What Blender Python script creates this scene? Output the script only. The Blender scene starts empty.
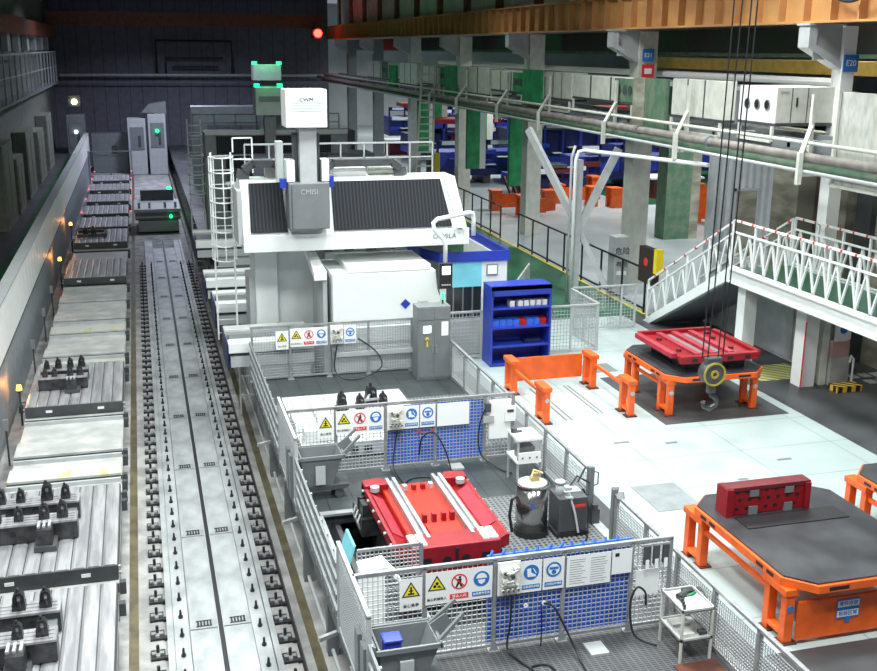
import bpy, math, random
from math import radians as R, sin, cos, pi
from mathutils import Vector, Matrix
rnd = random.Random(7)
S = bpy.context.scene
COL = S.collection

# ------------------------------------------------------------------ materials
def mat(name, c, rough=.5, metal=0, var=0.0, vscale=3.0, bump=0.0, emit=None, es=0, c2=None, bscale=30, stretch=(1, 1, 1), p0=.38, p1=.62):
    m = bpy.data.materials.new(name); m.use_nodes = True
    n = m.node_tree.nodes; l = m.node_tree.links
    b = n['Principled BSDF']
    b.inputs['Base Color'].default_value = (*c, 1)
    b.inputs['Roughness'].default_value = rough
    b.inputs['Metallic'].default_value = metal
    if emit:
        b.inputs['Emission Color'].default_value = (*emit, 1); b.inputs['Emission Strength'].default_value = es
    if var or c2:
        tc = n.new('ShaderNodeTexCoord'); mp = n.new('ShaderNodeMapping'); mp.inputs['Scale'].default_value = stretch
        ns = n.new('ShaderNodeTexNoise'); ns.inputs['Scale'].default_value = vscale; ns.inputs['Detail'].default_value = 6
        rp = n.new('ShaderNodeValToRGB')
        d = c2 if c2 else tuple(max(0, x*(1-var)) for x in c)
        rp.color_ramp.elements[0].position = p0; rp.color_ramp.elements[1].position = p1
        rp.color_ramp.elements[0].color = (*d, 1); rp.color_ramp.elements[1].color = (*c, 1)
        l.new(tc.outputs['Object'], mp.inputs[0]); l.new(mp.outputs[0], ns.inputs['Vector'])
        l.new(ns.outputs['Fac'], rp.inputs[0]); l.new(rp.outputs[0], b.inputs['Base Color'])
    if bump:
        tc = n.new('ShaderNodeTexCoord'); ns = n.new('ShaderNodeTexNoise'); ns.inputs['Scale'].default_value = bscale
        bp = n.new('ShaderNodeBump'); bp.inputs['Strength'].default_value = bump; bp.inputs['Distance'].default_value = .02
        l.new(tc.outputs['Object'], ns.inputs['Vector']); l.new(ns.outputs['Fac'], bp.inputs['Height']); l.new(bp.outputs[0], b.inputs['Normal'])
    return m

def grate(name, ca, cb, sx, sy, mortar=.02, rough=.5, metal=0.0, offset=0.0, mixf=.55, ns_s=2.5):
    """steel grating / plate joints: bars of one colour on cells of another"""
    m = bpy.data.materials.new(name); m.use_nodes = True
    n = m.node_tree.nodes; l = m.node_tree.links; b = n['Principled BSDF']
    tc = n.new('ShaderNodeTexCoord'); br = n.new('ShaderNodeTexBrick')
    br.offset = offset; br.inputs['Scale'].default_value = 1
    br.inputs['Brick Width'].default_value = sx; br.inputs['Row Height'].default_value = sy
    br.inputs['Mortar Size'].default_value = mortar; br.inputs['Mortar Smooth'].default_value = 0
    ns = n.new('ShaderNodeTexNoise'); ns.inputs['Scale'].default_value = ns_s; ns.inputs['Detail'].default_value = 7
    mx = n.new('ShaderNodeMixRGB'); mx.blend_type = 'MULTIPLY'; mx.inputs[0].default_value = mixf
    br.inputs['Color1'].default_value = (*cb, 1); br.inputs['Color2'].default_value = (*cb, 1); br.inputs['Mortar'].default_value = (*ca, 1)
    l.new(tc.outputs['Object'], br.inputs['Vector']); l.new(tc.outputs['Object'], ns.inputs['Vector'])
    l.new(br.outputs['Color'], mx.inputs[1]); l.new(ns.outputs['Fac'], mx.inputs[2]); l.new(mx.outputs[0], b.inputs['Base Color'])
    b.inputs['Roughness'].default_value = rough; b.inputs['Metallic'].default_value = metal
    return m

def stripes(name, ca, cb, pitch, axis=0, frac=.5, rough=.5):
    m = bpy.data.materials.new(name); m.use_nodes = True
    n = m.node_tree.nodes; l = m.node_tree.links; b = n['Principled BSDF']
    tc = n.new('ShaderNodeTexCoord'); sp = n.new('ShaderNodeSeparateXYZ'); dv = n.new('ShaderNodeMath'); dv.operation = 'DIVIDE'; dv.inputs[1].default_value = pitch
    fr = n.new('ShaderNodeMath'); fr.operation = 'FRACT'; gt = n.new('ShaderNodeMath'); gt.operation = 'GREATER_THAN'; gt.inputs[1].default_value = frac
    mx = n.new('ShaderNodeMixRGB'); mx.inputs[1].default_value = (*ca, 1); mx.inputs[2].default_value = (*cb, 1)
    l.new(tc.outputs['Object'], sp.inputs[0])
    src = sp.outputs[axis] if axis < 3 else None
    if src is None:
        ad = n.new('ShaderNodeMath'); l.new(sp.outputs[0], ad.inputs[0]); l.new(sp.outputs[1], ad.inputs[1]); src = ad.outputs[0]
    l.new(src, dv.inputs[0]); l.new(dv.outputs[0], fr.inputs[0]); l.new(fr.outputs[0], gt.inputs[0]); l.new(gt.outputs[0], mx.inputs[0]); l.new(mx.outputs[0], b.inputs['Base Color'])
    b.inputs['Roughness'].default_value = rough
    return m

WHITE = mat('white_paint', (.72, .76, .75), .35, var=.05)
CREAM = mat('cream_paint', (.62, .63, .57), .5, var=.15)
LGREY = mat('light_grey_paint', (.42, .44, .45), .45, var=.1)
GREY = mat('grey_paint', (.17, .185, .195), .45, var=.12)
DGREY = mat('dark_grey', (.06, .065, .07), .5, var=.25)
BLACK = mat('black_rubber', (.012, .012, .014), .45)
STEEL = mat('galvanised_steel', (.36, .37, .38), .4, .45, var=.2, vscale=6)
WIRE = mat('zinc_wire', (.46, .48, .49), .45, .2)
DSTEEL = mat('dark_oily_steel', (.09, .09, .095), .35, .6, var=.5, vscale=5)
CHROME = mat('polished_steel', (.42, .42, .42), .18, .95, var=.1)
PLATE = mat('machined_cast_iron', (.45, .45, .46), .38, .35, c2=(.28, .28, .30), vscale=1.4, stretch=(5, .6, 1))
BENCH = mat('bench_cover_paint', (.50, .51, .50), .45, c2=(.36, .37, .36), vscale=1.5)
STAIN = mat('stained_bench_paint', (.50, .51, .48), .45, c2=(.46, .42, .10), vscale=1.7, p0=.30, p1=.40)
ORANGE = mat('orange_paint', (.80, .12, .014), .38, var=.18, vscale=4)
RED = mat('red_paint', (.27, .008, .014), .38, var=.2, vscale=4)
REDORANGE = mat('bright_red_paint', (.50, .022, .008), .35, var=.12)
PINK = mat('worn_red_paint', (.38, .035, .055), .45, var=.25)
DRED = mat('maroon_paint', (.14, .014, .02), .45, var=.3, vscale=5)
BLUE = mat('royal_blue_paint', (.02, .045, .38), .4, var=.15)
BLUENET = mat('blue_backing_sheet', (.04, .17, .80), .55, var=.2)
NAVY = mat('navy_paint', (.008, .014, .10), .45, var=.4)
CYAN = mat('pale_blue_film', (.20, .62, .72), .3, var=.06)
GREEN = mat('green_sheet', (.02, .33, .12), .45, var=.4, vscale=2)
DGREEN = mat('weathered_green_paint', (.06, .15, .09), .6, c2=(.14, .19, .13), vscale=2.5)
YELLOW = mat('crane_yellow', (.80, .52, .12), .45, var=.2)
YEL = mat('safety_yellow', (.80, .62, .02), .4, var=.1)
OCHRE = mat('ochre_crane_paint', (.66, .36, .13), .5, c2=(.40, .18, .07), vscale=.5, stretch=(1,.4,1))
RUSTB = mat('brown_crane_paint', (.20, .065, .035), .55, var=.3)
CONC = mat('worn_concrete', (.34, .34, .33), .8, c2=(.20, .20, .20), vscale=1.6, bump=.3)
BROWN = mat('coolant_gutter', (.13, .11, .06), .4, c2=(.07, .06, .035), vscale=3)
RUST = mat('rusty_plate', (.12, .035, .02), .7, var=.5)
FLOORW = grate('pale_epoxy_floor', (.31, .37, .37), (.46, .55, .545), 2.4, 1.7, .018, .32, 0, .0, .38, .8)
FLOORG = mat('green_epoxy_floor', (.02, .13, .065), .3, var=.35, vscale=.6)
FLOORD = mat('dark_grey_floor', (.07, .075, .08), .45, var=.4, vscale=.8)
FLOORM = mat('pale_grey_floor', (.42, .46, .48), .3, c2=(.34, .38, .40), vscale=.5)
COVER = mat('steel_cover_plate', (.46, .48, .49), .42, .3, c2=(.29, .31, .32), vscale=1.8, stretch=(1, .6, 1), bump=.25, bscale=60)
DECKPL = grate('chequer_deck_plate', (.03, .033, .036), (.075, .09, .095), .55, .9, .012, .4, .3)
GRATE = grate('open_grating', (.20, .21, .215), (.02, .02, .022), .10, .10, .022, .5)
GRATE2 = grate('fine_grating', (.13, .135, .14), (.022, .022, .024), .11, .05, .014, .5)
BACKW = grate('rear_wall_sheet', (.08, .08, .10), (.17, .17, .22), 1.1, 6, .03, .7)
LEFTW = grate('side_wall_sheet', (.09, .095, .09), (.20, .21, .19), 1.2, 7, .03, .7)
BEIGE = mat('beige_wall_panel', (.80, .77, .66), .7, var=.2, vscale=.8)
BEIGE2 = mat('stained_concrete_wall', (.34, .33, .26), .75, c2=(.19, .18, .14), vscale=.9, stretch=(1, 1, 3))
PALEW = mat('pale_far_wall', (.62, .66, .68), .7, var=.15, vscale=.3)
MARBLE = mat('mottled_grey_panel', (.48, .49, .46), .6, c2=(.33, .34, .31), vscale=5, stretch=(1, 1, .4))
SHED = mat('corrugated_light_steel', (.62, .65, .68), .45, .1, var=.08)
GLASS = mat('dark_window', (.02, .025, .03), .12)
BAMBER = mat('amber_lamp', (.9, .3, .02), .3, emit=(1, .35, .04), es=8)
BGREEN = mat('green_lamp', (.05, .8, .3), .3, emit=(.01, 1, .22), es=2.6)
BRED = mat('red_lamp', (.9, .05, .02), .3, emit=(1, .03, .02), es=12)
BRED2 = mat('small_red_lamp', (.9, .05, .1), .3, emit=(1, .08, .15), es=2)
BWHITE = mat('lit_screen', (.8, .85, .9), .3, emit=(.8, .9, 1), es=2.5)
BWARM = mat('warm_lamp', (.9, .9, .6), .3, emit=(1, .95, .55), es=10)
INK = mat('black_print', (.01, .01, .012), .5)
SBLUE = mat('sign_blue', (.02, .16, .48), .45)
SRED = mat('sign_red', (.65, .03, .03), .45)
SWHITE = mat('sign_white', (.80, .81, .80), .4)
SYEL = mat('sign_yellow', (.78, .66, .03), .45)
PAPER = mat('paper', (.80, .82, .82), .6)
BELLOW = stripes('bellows_cloth', (.004, .005, .007), (.018, .022, .032), .10, 0, .6, .85)
HAZ = stripes('hazard_stripes', (.02, .02, .02), (.75, .45, .03), .28, 3, .5, .5)
YHATCH = stripes('yellow_hatched_floor', (.40, .40, .08), (.16, .17, .13), .35, 3, .5, .5)

OLIVE = mat('olive_grey_paint', (.20, .21, .17), .6, var=.2)
# ------------------------------------------------------------------ mesh building
class MB:
    def __init__(s): s.v = []; s.f = []; s.m = []
    def add(s, vs, fs, m=0):
        o = len(s.v); s.v += [tuple(v) for v in vs]; s.f += [tuple(o+i for i in f) for f in fs]; s.m += [m]*len(fs); return s
    def box(s, x0, x1, y0, y1, z0, z1, m=0):
        return s.add([(x0,y0,z0),(x1,y0,z0),(x1,y1,z0),(x0,y1,z0),(x0,y0,z1),(x1,y0,z1),(x1,y1,z1),(x0,y1,z1)],
              [(3,2,1,0),(4,5,6,7),(0,1,5,4),(1,2,6,5),(2,3,7,6),(3,0,4,7)], m)
    def bar(s, p, q, w, h=None, m=0):
        h = h or w; p = Vector(p); q = Vector(q); d = (q-p).normalized()
        up = Vector((0,0,1)) if abs(d.z) < .95 else Vector((0,1,0))
        a = d.cross(up).normalized()*(w/2); b = a.cross(d).normalized()*(h/2)
        vs = [p-a-b, p+a-b, p+a+b, p-a+b, q-a-b, q+a-b, q+a+b, q-a+b]
        return s.add(vs, [(3,2,1,0),(4,5,6,7),(0,1,5,4),(1,2,6,5),(2,3,7,6),(3,0,4,7)], m)
    def cyl(s, p, q, r, r2=None, n=12, m=0):
        r2 = r if r2 is None else r2; p = Vector(p); q = Vector(q); d = (q-p).normalized()
        up = Vector((0,0,1)) if abs(d.z) < .9 else Vector((0,1,0))
        a = d.cross(up).normalized(); b = a.cross(d)
        vs = [p+(a*cos(2*pi*i/n)+b*sin(2*pi*i/n))*r for i in range(n)]+[q+(a*cos(2*pi*i/n)+b*sin(2*pi*i/n))*r2 for i in range(n)]
        fs = [(i,(i+1)%n,n+(i+1)%n,n+i) for i in range(n)]+[tuple(range(n-1,-1,-1)), tuple(range(n,2*n))]
        return s.add(vs, fs, m)
    def tube(s, pts, r, n=8, m=0):
        P = [Vector(p) for p in pts]; vs = []; fs = []; a = None
        for i, p in enumerate(P):
            d = (P[min(i+1,len(P)-1)]-P[max(i-1,0)]).normalized()
            if a is None:
                up = Vector((0,0,1)) if abs(d.z) < .9 else Vector((0,1,0)); a = d.cross(up).normalized()
            a = (a-d*a.dot(d)).normalized(); b = a.cross(d)
            vs += [p+(a*cos(2*pi*k/n)+b*sin(2*pi*k/n))*r for k in range(n)]
        for i in range(len(P)-1):
            fs += [(i*n+k, i*n+(k+1)%n, (i+1)*n+(k+1)%n, (i+1)*n+k) for k in range(n)]
        fs += [tuple(range(n-1,-1,-1)), tuple(range((len(P)-1)*n, len(P)*n))]
        return s.add(vs, fs, m)
    def prism(s, pts, ax, a, b, m=0):
        n = len(pts)
        def mk(u, w, t): return (u,w,t) if ax == 'z' else ((u,t,w) if ax == 'y' else (t,u,w))
        vs = [mk(u,w,a) for u,w in pts]+[mk(u,w,b) for u,w in pts]
        fs = [(i,(i+1)%n,n+(i+1)%n,n+i) for i in range(n)]+[tuple(range(n-1,-1,-1)), tuple(range(n,2*n))]
        return s.add(vs, fs, m)
    def disc(s, x, z, r, y, t=.004, n=24, m=0): return s.cyl((x,y,z),(x,y-t,z), r, n=n, m=m)
    def ring(s, x, z, ro, ri, y, t=.004, n=28, m=0):
        vs = []
        for k in range(n):
            a = 2*pi*k/n
            for rr, yy in ((ro,y),(ro,y-t),(ri,y-t),(ri,y)): vs.append((x+rr*cos(a), yy, z+rr*sin(a)))
        fs = []
        for k in range(n):
            j = (k+1)%n
            for q in range(4): fs.append((k*4+q, j*4+q, j*4+(q+1)%4, k*4+(q+1)%4))
        return s.add(vs, fs, m)
    def grid(s, x0, x1, z0, z1, pitch, w, y=0, m=0):     # wire netting in the XZ plane
        nx = max(1, round((x1-x0)/pitch)); nz = max(1, round((z1-z0)/pitch)); h = w/2
        for i in range(nx+1):
            x = x0+(x1-x0)*i/nx; s.box(x-h, x+h, y-h, y+h, z0, z1, m)
        for i in range(nz+1):
            z = z0+(z1-z0)*i/nz; s.box(x0, x1, y-h, y+h, z-h, z+h, m)
        return s
    def data(s, name, mats):
        me = bpy.data.meshes.new(name); me.from_pydata(s.v, [], s.f)
        for mm in (mats if isinstance(mats, (list, tuple)) else [mats]): me.materials.append(mm)
        me.polygons.foreach_set('material_index', s.m); me.update()
        import bmesh
        bm = bmesh.new(); bm.from_mesh(me); bmesh.ops.recalc_face_normals(bm, faces=bm.faces); bm.to_mesh(me); bm.free()
        return me
    def build(s, name, mats, parent=None, smooth=False, bevel=0):
        off = Vector((0,0,0))
        if parent is None:
            xs = [v[0] for v in s.v]; ys = [v[1] for v in s.v]; zs = [v[2] for v in s.v]
            off = Vector(((min(xs)+max(xs))/2, (min(ys)+max(ys))/2, min(zs)))
            s.v = [(v[0]-off.x, v[1]-off.y, v[2]-off.z) for v in s.v]
        o = bpy.data.objects.new(name, s.data(name, mats)); COL.objects.link(o)
        o.location = off; o.parent = parent
        if smooth:
            for p in o.data.polygons: p.use_smooth = len(p.vertices) == 4
        if bevel:
            b = o.modifiers.new('bevel', 'BEVEL'); b.width = bevel; b.segments = 2; b.limit_method = 'ANGLE'
        return o
def B(*a, **k): return MB().box(*a, **k)

def tag(o, label=None, cat=None, group=None, kind=None):
    if label: o['label'] = label
    if cat: o['category'] = cat
    if group: o['group'] = group
    if kind: o['kind'] = kind
    return o
def thing(name, label, cat, loc=(0,0,0), rz=0, group=None):
    o = bpy.data.objects.new(name, None); COL.objects.link(o); o.location = loc; o.rotation_euler = (0,0,rz); o.empty_display_size = .3
    return tag(o, label, cat, group)
def struct(name, mb, m): return tag(mb.build(name, m), kind='structure')
def inst(name, me, parent, loc, rot=(0,0,0)):
    o = bpy.data.objects.new(name, me); COL.objects.link(o); o.parent = parent; o.location = loc; o.rotation_euler = rot; return o
def copy_tree(o, parent=None):
    c = o.copy(); COL.objects.link(c); c.parent = parent
    for ch in list(o.children): copy_tree(ch, c)
    return c
def text(s, size, parent, loc, m, rot=(pi/2,0,0), name='lettering', ext=.002):
    cu = bpy.data.curves.new('txt', 'FONT'); cu.body = s; cu.size = size; cu.align_x = 'CENTER'; cu.align_y = 'CENTER'; cu.extrude = ext
    t = bpy.data.objects.new('txt', cu); COL.objects.link(t)
    dg = bpy.context.evaluated_depsgraph_get(); me = bpy.data.meshes.new_from_object(t.evaluated_get(dg)); me.materials.clear(); me.materials.append(m)
    bpy.data.objects.remove(t); bpy.data.curves.remove(cu)
    o = bpy.data.objects.new(name, me); COL.objects.link(o); o.parent = parent; o.location = loc; o.rotation_euler = rot
    return o

# ------------------------------------------------------------------ camera
F, YAW, PIT, ROL = 1057.35, 0.2740779, 0.2647726, 0.0088304
fw = Vector((sin(YAW)*cos(PIT), cos(YAW)*cos(PIT), -sin(PIT))); rt = Vector((cos(YAW), -sin(YAW), 0)); up = rt.cross(fw)
r2 = rt*cos(ROL)+up*sin(ROL); u2 = up*cos(ROL)-rt*sin(ROL)
cam = bpy.data.cameras.new('camera'); co = bpy.data.objects.new('camera', cam); COL.objects.link(co)
cam.sensor_width = 36; cam.sensor_fit = 'HORIZONTAL'; cam.lens = F/877*36; cam.clip_end = 400
co.matrix_world = Matrix(((r2.x,u2.x,-fw.x,0),(r2.y,u2.y,-fw.y,0),(r2.z,u2.z,-fw.z,9),(0,0,0,1)))
S.camera = co

# ================================================================== SETTING
PIT_Z = -1.8
fl = MB()
fl.box(8.15, 8.75, 6, 28, -.3, 0, 1)                 # dark strip beside platform
fl.box(8.75, 16.0, 6, 33, -.3, 0, 0)                 # pale floor
fl.box(8.15, 8.75, 28, 33, -.3, 0, 0)
fl.box(16.0, 24, 6, 33, -.3, 0, 1)
fl.box(2.6, 13.6, 33, 105, -.3, 0, 1)
fl.box(13.6, 16.8, 33, 105, -.3, 0, 2)               # green walkway
fl.box(16.8, 16.93, 33, 105, -.3, 0, 4)
fl.box(16.93, 30, 33, 56, -.3, 0, 3)
fl.box(16.93, 28.5, 56, 130, -.3, 0, 3)
fl.box(28.5, 110, 58, 130, -.3, 0, 2)
fl.box(30, 110, 33, 58, -.3, 0, 3)
fl.box(28.5, 30, 56, 58, -.3, 0, 3)
fl.box(24, 60, 6, 33, -.3, 0, 1)
struct('floor', fl, [FLOORW, FLOORD, FLOORG, FLOORM, YEL])
struct('floor_left', B(-7.4, -4.42, 8, 105, -.3, 0).box(-7.4, -5.9, 8, 105, 0, .004, 1), [FLOORG, FLOORD])
pitf = MB()
pitf.box(-4.4, -.77, 6, 105, PIT_Z-.2, PIT_Z, 0)
pitf.box(-.77, -.59, 6, 105, PIT_Z-.2, PIT_Z-.02, 1)
pitf.box(-.59, 2.27, 6, 105, PIT_Z-.2, PIT_Z-.03, 0)
pitf.box(2.27, 2.34, 6, 105, PIT_Z-.2, PIT_Z-.12, 2)
pitf.box(2.34, 2.5, 6, 105, PIT_Z-.2, PIT_Z, 0)
pitf.box(2.5, 2.68, 6, 105, PIT_Z-.2, PIT_Z-.03, 1)
pitf.box(2.68, 8.1, 6, 105, PIT_Z-.2, PIT_Z, 0)
struct('floor_pit', pitf, [CONC, BROWN, BLACK])
struct('wall_pit_right', B(8.02, 8.15, 6, 33, PIT_Z, -.3), DGREY)
struct('wall_back', B(-8, 18, 104, 104.3, PIT_Z, 16), BACKW)
struct('wall_left', B(-7.6, -7.3, 8, 104, -.3, 16), LEFTW)
struct('wall_far_bay', B(18, 110, 128, 128.3, -.3, 14), PALEW)
struct('wall_right_far', B(90, 90.3, 40, 128, -.3, 14), PALEW)
struct('ceiling', B(-8, 110, -6, 130, 16, 16.2), DGREY)
uw = MB()
for k in range(14):
    y = 24+6*k
    uw.box(19.4, 19.5, y-2.6, y+2.6, 10.9, 16, 0); uw.box(19.2, 19.5, y+2.6, y+3.4, 10.9, 16, 1)
struct('wall_right_upper', uw, [BEIGE, RUSTB])
# beige wall of the side room behind the landing
struct('wall_side_room', B(20.5, 20.8, 20, 31.4, 0, 6.6, 0).box(20.2, 20.5, 28.6, 29.5, 0, 6.6, 1).box(20.2, 20.5, 27.0, 27.9, 0, 6.6, 0).box(20.4, 20.5, 28.0, 28.5, 0, 6.6, 2).box(20.3, 20.5, 26.0, 26.7, 0, 6.6, 3).box(20.42, 20.5, 24.6, 25.8, 3.0, 4.4, 2), [BEIGE2, mat('brown_pillar',(.14,.13,.10),.7), LGREY, DGREY])
struct('wall_under_landing', B(18.45, 18.55, 25.2, 31.5, 0, 2.5).box(18.4, 18.45, 26.5, 27.9, .1, 2.2), LGREY)

# floor inlays
for i, (x0,x1,y0,y1,lab) in enumerate(((12.2,15.7,22.4,26.4,'dark square of floor plates under the rear orange dock with its red casting'),
     (9.65,10.65,17.75,19.05,'grey square cover plate set in the pale floor behind the large orange dock'),
     (11.0,13.0,26.9,27.7,'dark grey strip of floor plates behind the empty orange dock'),
     (8.8,13.0,8.5,12.55,'dark floor area in front of the nearest orange dock, bottom right corner'))):
    tag(B(x0,x1,y0,y1,.0,.012).build('floor_plate', (FLOORD, mat('grey_cover_plate',(.24,.27,.28),.5,var=.2), GREY, FLOORD)[i]), lab, 'floor plate')
tag(B(16.5,18.2,25.0,26.4,0,.01).build('hatched_floor_marking', YHATCH), 'yellow hatched marking on the floor under the landing', 'floor marking')
cr = MB()
for x, y0, y1 in ((9.9,23.3,26.0),(10.05,23.3,26.0),(10.9,23.6,26),(11.02,23.6,26)): cr.box(x, x+.05, y0, y1, 0, .006)
tag(cr.build('floor_rail', GREY), 'pair of narrow grey guide tracks in the floor inside the empty orange dock', 'floor track')
for k,(x,y,l) in enumerate(((11.6,21.2,.3),(13.6,19.6,.35),(12.1,18.8,.25),(10.4,21.5,.4))):
    tag(B(x,x+l,y,y+.09,0,.006).build('floor_scuff', GREY), 'small dark anchor slot in the pale floor, %s' % ('beyond the hanging hook','nearest the landing','near the grey cover plate','nearest the mesh fence')[k], 'floor slot')

# barrier on the left of the pit
bar_ = thing('pit_barrier', 'long white panelled barrier along the left side of the pit', 'barrier', (-4.1,20,0))
B(-.3,-.02,0,75,-1.8,1.86).build('backing_wall', mat('blue_grey_wall',(.26,.29,.32),.5,var=.2), bar_)
B(-.32,.04,0,75,1.86,1.92).build('coping', LGREY, bar_)
pm = B(-.02,.02,.03,1.05,.42,1.86).data('panel', [SWHITE])
for k in range(70): inst('panel', pm, bar_, (0, k*1.07, 0))
B(-.02,.03,0,75,.36,.42).build('rail', DGREY, bar_)

# ================================================================== TRACK
def rail_unit(name, label, sgn, xr, xb, xblk):
    t = thing(name, label, 'rail', (0,12,PIT_Z), 0)
    x0,x1 = xr
    B(x0,x1,0,50,-.03,.07).build('rail_body', COVER, t)
    B(xb-.14,xb+.14,0,50,.0,.05).build('foot_flange', COVER, t)
    blk = MB(); blk.box(-.13,.13,-.16,.16,-.03,.015,0); blk.box(-.035,.035,-.14,.14,.015,.06,1); blk.box(-.11,.11,-.04,.05,.015,.05,1); blk.cyl((0,0,.03),(0,0,.2),.03,n=6,m=0); blk.box(.12,.2,-.2,-.1,-.02,.04,0)
    bm_ = blk.data('anchor_block', [BLACK, STEEL])
    bo = MB(); bo.cyl((0,0,0),(0,0,.05),.045,n=6); bo.cyl((0,0,.05),(0,0,.17),.028,.02,n=6)
    bo_ = bo.data('anchor_bolt', [BLACK])
    for k in range(62):
        inst('anchor_block', bm_, t, (xblk, .35+.7*k, 0)); inst('anchor_bolt', bo_, t, (xb, .1+.7*k, .05))
    return t
rail_unit('guide_rail', 'left machined guide rail in the pit with a row of black anchor bolts', -1, (-.07,.05), .2, -.25)
rail_unit('guide_rail', 'right machined guide rail in the pit, next to the fenced platform', 1, (1.82,1.93), 1.66, 2.08)
# rack slot in the middle
rk = MB(); rk.box(.88,.99,12,62,PIT_Z-.03,PIT_Z+.02,0); rk.box(.875,.89,12,62,PIT_Z,PIT_Z+.05,1); rk.box(.98,.995,12,62,PIT_Z,PIT_Z+.05,1)
tag(rk.build('gear_rack', [BLACK, LGREY]), 'long dark gear rack slot down the middle of the track', 'rack')
cp = {}
for side,(x0,x1) in enumerate(((.36,.87),(1.0,1.51))):
    for k in range(12):
        y0 = 10.4+4.1*k
        if side == 0 and k == 0:
            m0 = MB(); m0.box(-.255,.255,0,4.06,0,.05); me = m0.data('cover_plate', [COVER])
            m1 = MB(); m1.box(-.14,.16,0,.02,0,.012); m1.box(-.14,.16,.2,.22,0,.012)
            for j in range(5): m1.box(-.12+.06*j,-.085+.06*j,.04,.18,0,.012)
            me1 = m1.data('lifting_slot', [BLACK])
        o = bpy.data.objects.new('cover_plate', me); COL.objects.link(o); o.location = ((x0+x1)/2, y0, PIT_Z)
        tag(o, 'steel floor plate on the %s of the track' % ('left half','right half')[side], 'floor plate', ('cover plates left of the gear rack','cover plates right of the gear rack')[side])
        inst('lifting_slot', me1, o, (0,.06,.05))
# service pipe along platform foot
tag(MB().tube([(2.85,10,PIT_Z+.12),(2.85,60,PIT_Z+.12)],.035).build('service_pipe', LGREY), 'thin pale pipe along the pit floor at the foot of the platform', 'pipe')

# ================================================================== LEFT PALLET LINE
def tslot_pallet(label, y0, ln=4.1, dim=False):
    t = thing('machine_pallet', label, 'pallet', (-2.2, y0, -.92), 0)
    B(-1.28,1.3,0,ln,0,.30).build('slab', DGREY, t, bevel=.01)
    top = MB()
    n = 9
    for k in range(n):
        x = -1.28+2.58*k/n
        top.prism([(x+.004,.30),(x+.05,.322),(x+.22,.322),(x+.268,.30)], 'y', .02, ln-.02)
    top.build('slotted_top', PLATE, t)
    for x in (-.75,.62): B(x,x+.17,-.012,0,.12,.19).build('nameplate', SWHITE, t)
    for x in (-1.3,1.3):
        for z in (.07,.2): MB().cyl((x-.05,.15,z),(x+.05,.15,z),.03,n=8).build('end_pin', STEEL, t)
    return t
def stand(label, y0, y1, style=0, group=None):
    t = thing('pallet_stand', label, 'pallet stand', (-2.2, y0, PIT_Z), 0, group)
    d = y1-y0
    under = 'under' in label or 'dark' in label
    B(-1.3,1.3,0,d,.66 if not under else .72,.76 if not under else .86).build('cover', BENCH, t, bevel=.01)
    if not under:
        q = min(1.0, d*.5); B(-1.3,1.28,.0,q,.76,.90).build('front_bar', STAIN if style == 1 else BENCH, t, bevel=.01)
        B(-1.1,1.1,q+.05,q+.1,.76,.80).build('cross_rib', GREY, t); B(-1.3,1.28,d-.14,d-.06,.76,.86).build('rear_lip', LGREY, t)
    B(-1.3,1.3,-.02,.0,.66,.84).build('front_edge', DGREY, t)
    for sx in (-1.25,1.17): B(sx,sx+.08,.05,d-.05,0,.66).build('side_frame', DSTEEL, t)
    for sy in (.1,d-.25): B(1.3,1.42,sy,sy+.15,.55,.80).build('lock_block', DGREY, t)
    return t
tslot_pallet('nearest slotted pallet on the left line, cut by the bottom edge', 14.6)
tslot_pallet('slotted pallet with a clamping fixture, second nearest on the left line', 19.4)
tslot_pallet('slotted pallet with a small low fixture, beside the nearest orange beacon', 29.5)
tslot_pallet('dim pallet farther down the left line, beyond the white stand covers', 46.9)
tslot_pallet('dim pallet with a low frame fixture on it, far down the left line', 55.6)
for k, y0 in enumerate((60.5,65.4,70.8,76.5,82)):
    tslot_pallet('dark pallet at the far end of the left line, %s' % ('nearest of the far five','second of the far five','middle one of the far five','fourth of the far five','last one by the railing')[k], y0, 3.6)
sts = [(14.5,18.8,0,'pallet stand under the nearest slotted pallet'),(19.3,23.6,0,'pallet stand under the pallet with the twin beam fixture'),
 (23.75,24.75,0,'narrow white stand cover directly behind the fixture pallet'),(24.85,26.4,1,'white stand cover with yellow oil stains, nearest empty one on the left line'),(26.5,29.3,0,'plain white stand cover in front of the nearest orange beacon'),
 (29.4,33.6,0,'stand under the pallet by the nearest orange beacon'),(34.0,35.6,1,'stained white stand cover just behind the beacon pallet'),(35.7,38.6,0,'broad grey stand cover, middle of the left line'),
 (38.7,40.5,1,'yellow-stained stand cover past the broad grey one'),(40.6,43.6,0,'pale stand cover before the dim pallets'),(43.7,46.7,0,'last pale stand cover, against the first dim pallet')]
for y0,y1,s_,lab in sts: stand(lab, y0, y1, s_)
for k in range(5):
    stand('dark pallet stand deep in the left line', 47+8.2*k, 47+8.2*k+7.6, 0, 'dark stands at the far end of the left line')

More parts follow.
